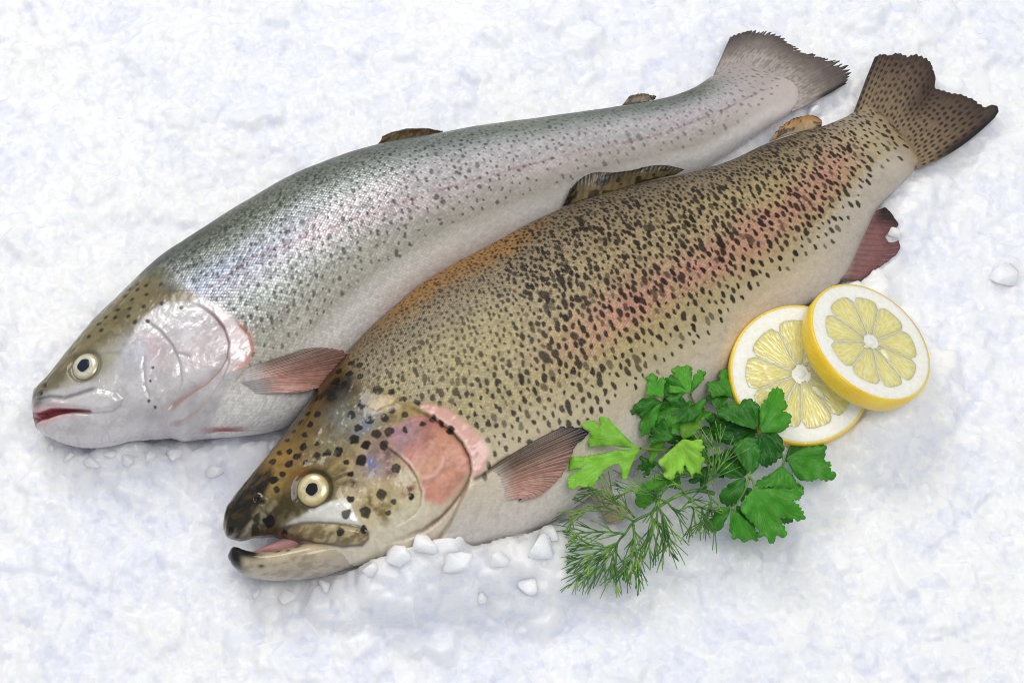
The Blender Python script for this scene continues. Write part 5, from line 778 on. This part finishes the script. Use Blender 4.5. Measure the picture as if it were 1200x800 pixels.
def lemon_slice(place, R, th, nseg, rot, label, seeds):
    rng = random.Random(nseg*31+int(rot*10)); c, n = place; z = Vector(n).normalized(); x = Vector((1, 0, 0)); x = (x-z*x.dot(z)).normalized(); y = z.cross(x)
    Rm = Matrix((x, y, z)).transposed()
    root = empty('lemon_slice', Vector(c)*.001, Rm); tag(root, label, 'lemon slice', 'lemon slices')
    t = th/2
    V, F = lathe([(R-1.1, t-.05), (R-.55, t+.05), (R-.1, t-.25), (R+.12, t*.4), (R+.05, 0), (R-.2, -t*.6), (R-.8, -t+.1), (R-1.3, -t)], 160, .012, nseg)
    link('rind', mesh_quads('rind', V*.001, F), RIND, root)
    rows = [(.05, t+.02), (R*.2, t+.02), (R*.75, t+.02), (R*.79, t+.04), (R*.84, t+.06), (R-1.6, t+.04), (R-.75, t-.06), (R-.8, -t+.1), (R*.5, -t-.05), (.05, -t-.05)]
    V, F = lathe(rows, 160, .012, nseg); link('pith', mesh_quads('pith', V*.001, F), PITH, root)
    # core
    an = np.linspace(0, 2*np.pi, 28, endpoint=False); rr = 2.3*(1+.5*np.array([rng.random() for _ in an])-.2)
    V = np.vstack([np.stack([rr*np.cos(an), rr*np.sin(an), an*0+t-.3], -1), np.stack([.75*rr*np.cos(an), .75*rr*np.sin(an), an*0+t+.18], -1), np.stack([.02*np.cos(an), .02*np.sin(an), an*0+t+.1], -1)])
    link('core', mesh_quads('core', V*.001, grid_faces(3, 28, True)), PITH, root)
    w = [rng.uniform(.75, 1.25) for _ in range(nseg)]; tot = sum(w); a0 = rot
    for k in range(nseg):
        da = 2*math.pi*w[k]/tot; a1 = a0+da; am = (a0+a1)/2; gap = .07
        ro = R*.79*rng.uniform(.97, 1.015); ri = 2.6*rng.uniform(.8, 1.3)
        # outline: wedge with rounded outer corners
        h = da/2; pts = []
        hw = lambda r: h*r-gap
        for r in np.linspace(ri+1.0, ro*.86, 14): pts.append((r, -hw(r)))
        rc = ro*.86; wmax = hw(rc)
        for u in np.linspace(-1, 1, 17)[1:-1]: pts.append((rc+(ro-rc)*(1-abs(u)**3.6)**(1/3.6), u*wmax*1.0))
        for r in np.linspace(ro*.86, ri+1.0, 14): pts.append((r, hw(r)))
        pts = np.array(pts)
        cen = np.array([ro*.62, 0]); lay = []
        for sc_, zz in ((1.0, t-.5), (1.0, t-.12), (.965, t+.10), (.85, t+.14), (.6, t+.10), (.3, t+.12), (.02, t+.12)):
            q = cen+(pts-cen)*sc_; rr_ = np.maximum(q[:, 0], .2); ang = am+q[:, 1]/rr_
            lay.append(np.stack([rr_*np.cos(ang), rr_*np.sin(ang), np.full(len(q), zz)+.08*np.sin(rr_*1.7+ang*9)], -1))
        V = np.vstack(lay); nl = len(pts)
        rad = np.linalg.norm(V[:, :2], axis=1); an_ = np.arctan2(V[:, 1], V[:, 0])-am; an_ = (an_+np.pi) % (2*np.pi)-np.pi
        uv = np.stack([rad+k*31.7, an_*14+k*17.3], -1)
        link('segment', mesh_quads('segment', V*.001, grid_faces(len(lay), nl, True), uv=uv), PULP, root)
        a0 = a1
    for (sx, sy, sa, sl) in seeds:
        u = np.linspace(0, np.pi, 9); v = np.linspace(0, 2*np.pi, 14, endpoint=False)
        r = np.sin(u)*(1-.35*np.cos(u)); V = np.stack([sl*np.cos(u)[:, None]*np.ones(14), sl*.42*r[:, None]*np.cos(v), sl*.3*r[:, None]*np.sin(v)], -1).reshape(-1, 3)
        ca, sa_ = math.cos(sa), math.sin(sa); V = V @ np.array([[ca, sa_, 0], [-sa_, ca, 0], [0, 0, 1]])+[sx, sy, t+.15]
        link('seed', mesh_quads('seed', V*.001, grid_faces(9, 14, True)), SEED, root)
    an = np.linspace(0, 2*np.pi, 500)
    for rr in np.linspace(.02, 1, 50):
        L = np.stack([R*rr*np.cos(an), R*rr*np.sin(an), an*0-t], -1)*.001 @ np.array(Rm).T+np.array(c)*.001; footprint(L, True)
    return root
lemon_slice(DATA['lemons'][0], 30.8, 7.5, 10, .25, 'thin lemon slice tucked under the other slice, parsley over its edge', [(7.5, -8.0, -.75, 3.6)])
lemon_slice(DATA['lemons'][1], 29.6, 9.5, 9, .6, 'tilted lemon slice lying on top, its thick yellow rind showing', [(6.6, -5.4, -.9, 3.4), (-2.2, -3.6, .3, 2.0)])

# ================================================================ parsley
def leaf_mat():
    M = Mat('parsley_leaf')
    col = M.n('ShaderNodeAttribute', attribute_name='Col').outputs['Color']
    uv = M.n('ShaderNodeUVMap', uv_map='map').outputs[0]
    ns = M.noise(180, 3); fine = M.noise(1400, 2)
    sx = M.n('ShaderNodeSeparateXYZ'); M.l(uv, sx.inputs[0])
    wv = M.n('ShaderNodeTexNoise', noise_dimensions='2D'); wv.inputs['Scale'].default_value = 1; wv.inputs['Detail'].default_value = 2
    mp = M.n('ShaderNodeMapping'); mp.inputs['Scale'].default_value = (.12, 9, 1); M.l(uv, mp.inputs[0]); M.l(mp.outputs[0], wv.inputs['Vector'])
    vein = M.ramp(wv.outputs[0], [(.44, (0, 0, 0)), (.5, (1, 1, 1)), (.56, (0, 0, 0))])
    c = M.mix('MIX', M.math('MULTIPLY', vein, .34), col, (.34, .52, .14))
    c = M.mix('MULTIPLY', .5, c, M.ramp(ns.outputs[0], [(.3, (.72, .76, .7)), (.7, (1.15, 1.1, 1.1))]))
    M.l(c, M.p.inputs['Base Color']); M.set(Roughness=.42, Coat_Weight=.06, Specular_IOR_Level=.4)
    h = M.math('MULTIPLY_ADD', vein, .5, M.math('MULTIPLY_ADD', fine.outputs[0], .3, ns.outputs[0]))
    M.l(M.bump(h, .5, .0006), M.p.inputs['Normal'])
    tr = M.n('ShaderNodeBsdfTranslucent'); M.l(M.mix('MULTIPLY', 1, c, (1.2, 1.35, .6)), tr.inputs[0])
    mx = M.n('ShaderNodeMixShader'); mx.inputs[0].default_value = .36; M.l(M.p.outputs[0], mx.inputs[1]); M.l(tr.outputs[0], mx.inputs[2]); M.l(mx.outputs[0], M.out.inputs[0])
    return M.m
LEAF = leaf_mat()
STEM = plain('parsley_stem', (112,150,60), .4, .1, .1)
def parsley_leaf(spec, root, origin, k):
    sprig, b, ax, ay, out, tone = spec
    rng = np.random.default_rng(k*7+1)
    p = np.array(out); q = []
    for i in range(len(p)):                      # round the corners a little
        a, c = p[i], p[(i+1) % len(p)]; q += [a*.8+c*.2, a*.5+c*.5, a*.2+c*.8]
    p = np.array(q)
    p = smooth_closed(p, 12*len(p)); L = np.r_[0, np.cumsum(np.linalg.norm(np.diff(p, axis=0), axis=1))]; nn = int(L[-1]/.42)
    tt = np.linspace(0, L[-1], nn, endpoint=False); p = np.stack([np.interp(tt, L, p[:, i]) for i in (0, 1)], -1)
    tg = np.roll(p, -1, 0)-np.roll(p, 1, 0); tg /= np.maximum(np.linalg.norm(tg, axis=1, keepdims=True), 1e-6); nr_ = np.stack([tg[:, 1], -tg[:, 0]], -1)
    ar = (p[:, 0]*np.roll(p[:, 1], -1)-p[:, 1]*np.roll(p[:, 0], -1)).sum(); nr_ *= np.sign(ar)
    far = sstep(.35, .7, np.hypot(p[:, 0], p[:, 1])/np.hypot(p[:, 0], p[:, 1]).max()); wl = 2.5+1.2*vnoise(tt/6, tt*0, k)
    p = p+nr_*(far*.95*(np.abs(np.sin(np.pi*tt/wl))-.55))[:, None]
    lo, hi = p.min(0), p.max(0); st = .85
    gx, gy = np.meshgrid(np.arange(lo[0], hi[0], st), np.arange(lo[1], hi[1], st)); gx, gy = gx.ravel(), gy.ravel()
    gx = gx+rng.uniform(-.2, .2, gx.size); gy = gy+rng.uniform(-.2, .2, gy.size)
    m = inside(gx, gy, p) > .35; pts = np.vstack([p, np.stack([gx[m], gy[m]], -1)])
    r = delaunay_2d_cdt([Vector(v) for v in pts], [], [list(range(len(p)))], 1, 1e-4)
    V2 = np.array([(v.x, v.y) for v in r[0]]); F = np.array([f for f in r[2] if len(f) == 3])
    rad = np.hypot(V2[:, 0]+1.5, V2[:, 1]); ang = np.arctan2(V2[:, 1], V2[:, 0]+1.5)
    size = rad.max()
    d, _, _ = polydist(V2[:, 0], V2[:, 1], np.vstack([p, p[:1]]))
    z = -1.2*(rad/size)**2*size*.09 + .18*np.abs(V2[:, 1]) + 3.4*(fbm(V2[:, 0]/7+k*5, V2[:, 1]/7, k, 2)-.5) - .45*np.exp(-d/1.0) + .7*np.exp(-d/2.2)*np.sin(ang*9+rad*.7+k)*np.minimum(rad/8, 1) + .42*np.cos(ang*14)*np.minimum(rad/6, 1)
    n = np.cross(ax, ay)
    W = np.array(b)+V2[:, :1]*np.array(ax)+V2[:, 1:]*np.array(ay)+z[:, None]*n
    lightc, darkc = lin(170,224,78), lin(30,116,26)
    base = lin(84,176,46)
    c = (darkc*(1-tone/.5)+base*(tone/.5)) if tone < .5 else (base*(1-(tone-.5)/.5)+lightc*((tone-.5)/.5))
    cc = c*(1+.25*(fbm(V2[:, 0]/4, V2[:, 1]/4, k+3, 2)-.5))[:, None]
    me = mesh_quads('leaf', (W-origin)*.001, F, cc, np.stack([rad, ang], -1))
    o = link('leaf', me, LEAF, root)
    so = o.modifiers.new('thickness', 'SOLIDIFY'); so.thickness = .00022; so.offset = 0
    return W
LEAFW = []
def sprig(idx, label):
    st = [s for s in DATA['stems'] if s[0] == idx]; origin = np.array(st[0][2][-1] if idx == 0 else st[1][2][-1])
    root = empty('parsley_sprig', Vector(origin)*.001); tag(root, label, 'parsley', 'parsley sprigs')
    for s in st:
        P = hermite(s[2], n=24); V, F = tube(P-origin, np.linspace(s[1]*.75, s[1], 24)*.75, 8)
        link('stem', mesh_quads('stem', V*.001, F), STEM, root)
    for k, L in enumerate(DATA['leaves']):
        if L[0] == idx: LEAFW.append(parsley_leaf(L, root, origin, k))
sprig(0, 'light green parsley sprig whose big three-lobed leaf touches the fin')
sprig(1, 'darker green parsley sprig lying over the lower edge of the lemon')

# ================================================================ dill
def dill():
    M = Mat('dill_green'); n = M.noise(160, 3); M.l(M.ramp(n.outputs[0], [(.3, lin(44,88,34)), (.5, lin(80,128,46)), (.7, lin(142,184,76))]), M.p.inputs['Base Color']); M.set(Roughness=.4)
    rng = np.random.default_rng(5); S = hermite(DATA['dill_stem'], n=60); org = S[0]
    root = empty('dill_sprig', Vector(org)*.001); tag(root, 'feathery dill sprig with thread-like leaves spreading below the parsley', 'dill')
    V, F = tube(S-org, np.linspace(.9, .45, 60), 7); link('stem', mesh_quads('stem', V*.001, F), M.m, root)
    for path in DATA['dill']:
        P = hermite(path, n=40); L = np.linalg.norm(np.diff(P, axis=0), axis=1).sum(); parts = [tube(P-org, np.linspace(.5, .28, 40), 5)]
        nb = int(L/3.1); side = 1
        up = np.array([0, -.47, .88])
        for b in range(nb):
            t = (b+.8)/(nb+.6); i = min(int(t*39), 38); T = P[i+1]-P[i]; T /= np.linalg.norm(T); N = np.cross(up, T)*side; N /= np.linalg.norm(N); side = -side
            ln = (5+9.5*math.sin(math.pi*min(t*.9+.12, 1)))*rng.uniform(.65, 1.15)
            a = rng.uniform(.35, .65); d = T*math.cos(a)+N*math.sin(a)+up*rng.uniform(-.25, .3); d /= np.linalg.norm(d)
            u = np.linspace(0, 1, 7)[:, None]; br = P[i]+d*ln*u+(T-d*.4)*ln*.28*u**2+np.array([0, 0, -1])*ln*.12*u**2
            parts.append(tube(br-org, np.linspace(.4, .2, 7), 4))
            for kx in range(rng.integers(1, 4)):
                j = rng.integers(1, 4); dd = (br[j+1]-br[j]); dd /= np.linalg.norm(dd); n2 = np.cross(up, dd)*rng.choice((-1, 1)); a2 = rng.uniform(.22, .5); l2 = ln*rng.uniform(.4, .7)
                d2 = dd*math.cos(a2)+n2*math.sin(a2)+up*rng.uniform(-.2, .25); u2 = np.linspace(0, 1, 5)[:, None]
                parts.append(tube(br[j]+d2*l2*u2+dd*l2*.2*u2**2-org, np.linspace(.36, .18, 5), 4))
        V, F = join(parts); link('frond', mesh_quads('frond', V*.001, F), M.m, root)
dill()

# ================================================================ ice: bed, crumbs, loose pieces
low = FOOT.copy()
for _ in range(2):
    low = np.minimum.reduce([low, np.roll(low, 1, 0), np.roll(low, -1, 0), np.roll(low, 1, 1), np.roll(low, -1, 1)])
covered = low < 1e8
heap = np.where((FOOTL < 1e8), np.clip(FOOTL-1.0, -8, 16), -8.)          # ice heaped up under the lemon slices
for _ in range(30): heap = np.maximum(heap, np.maximum.reduce([np.roll(heap, 3, 0), np.roll(heap, -3, 0), np.roll(heap, 3, 1), np.roll(heap, -3, 1)])-1.5)
heap = blur(heap, 12)
ICE = np.maximum(ICE, heap + .9*(ICE+1.5)-3.5*sstep(6, -4, heap))
for hh, ww, pl in DATA['banks']:          # ice banked up against the fish
    dd, _, _ = polydist(GX, GY, pl); ICE = ICE + hh*np.exp(-(dd/ww)**2)
press_chips(ICE, 420, 4, 2.5, 10, 1, .24); press_chips(ICE, 4200, 1.4, 1.2, 6, 2, .42); press_chips(ICE, 9000, .7, .5, 2.2, 3, .6)
rr_ = np.random.default_rng(6); sp_ = hermite(DATA['rubble'], n=500)[rr_.integers(0, 500, 420)]+np.c_[rr_.normal(0, 4, 420), -np.abs(rr_.normal(0, 12, 420))]
press_chips(ICE, 0, 3, 2.2, 9, 9, .5, sp_); press_chips(ICE, 0, 2, 1.6, 6, 10, .45, sp_[::2]+2)
ICE = blur(ICE, 1)
ICE = np.where(covered, np.minimum(ICE, low-.4), ICE)
me = mesh_quads('ice_bed', np.stack([GX, GY, ICE], -1).reshape(-1, 3)*.001, grid_faces(len(XS), len(YS)))
bed = link('ice_bed', me, ICE_MAT); bed['kind'] = 'structure'

def shard(rng, flat, npts=13):
    v = rng.normal(size=(npts, 3)); v /= np.linalg.norm(v, axis=1, keepdims=True); v *= rng.uniform(.75, 1.0, (npts, 1)); v *= np.array([1, rng.uniform(.6, .95), flat])
    bm = bmesh.new(); [bm.verts.new(p) for p in v]; r = bmesh.ops.convex_hull(bm, input=bm.verts)
    bmesh.ops.delete(bm, geom=[x for x in bm.verts if not x.link_faces], context='VERTS'); bmesh.ops.triangulate(bm, faces=bm.faces)
    bm.verts.index_update(); V = np.array([tuple(x.co) for x in bm.verts]); F = np.array([[x.index for x in f.verts] for f in bm.faces]); bm.free(); return V, F
def rotm(rng, tilt):
    a = rng.uniform(0, 2*np.pi); m = np.array(Matrix.Rotation(a, 3, 'Z')) ; ax = Vector((rng.normal(), rng.normal(), 0)).normalized(); return np.array(Matrix.Rotation(rng.normal()*tilt, 3, ax)) @ m
def loose_pieces():
    rng = np.random.default_rng(4)
    for (x, y, size, lift) in DATA['chunks']:
        z, ft = ice_at(x, y); r = size/2
        V, F = shard(rng, rng.uniform(.55, .8), 16)
        me = mesh_quads('ice_chunk', (V*r) @ rotm(rng, .3).T*.001, F)
        o = link('ice_chunk', me, CHIP_MAT, smooth=False); o.location = (x*.001, y*.001, (max(z if z < 30 else 0, 0)+r*.02+lift*.35)*.001)
        bv = o.modifiers.new('worn_edges', 'BEVEL'); bv.width = r*.00018; bv.segments = 2; bv.limit_method = 'ANGLE'; bv.angle_limit = .35
        if x < -60 and y > -80: lab, g = 'small pale lump of ice lying under the jaw of the silvery trout', 'ice lumps under the silvery trout'
        elif x < 60: lab, g = 'angular white ice lump in the heap along the throat of the spotted trout', 'ice lumps under the spotted trout'
        elif y > 80: lab, g = 'white ice lump between the two tails', None
        elif x > 180: lab, g = 'flat pale ice lump at the right edge of the picture', None
        else: lab, g = 'small ice lump caught in the torn anal fin', None
        tag(o, lab, 'ice', g)
loose_pieces()
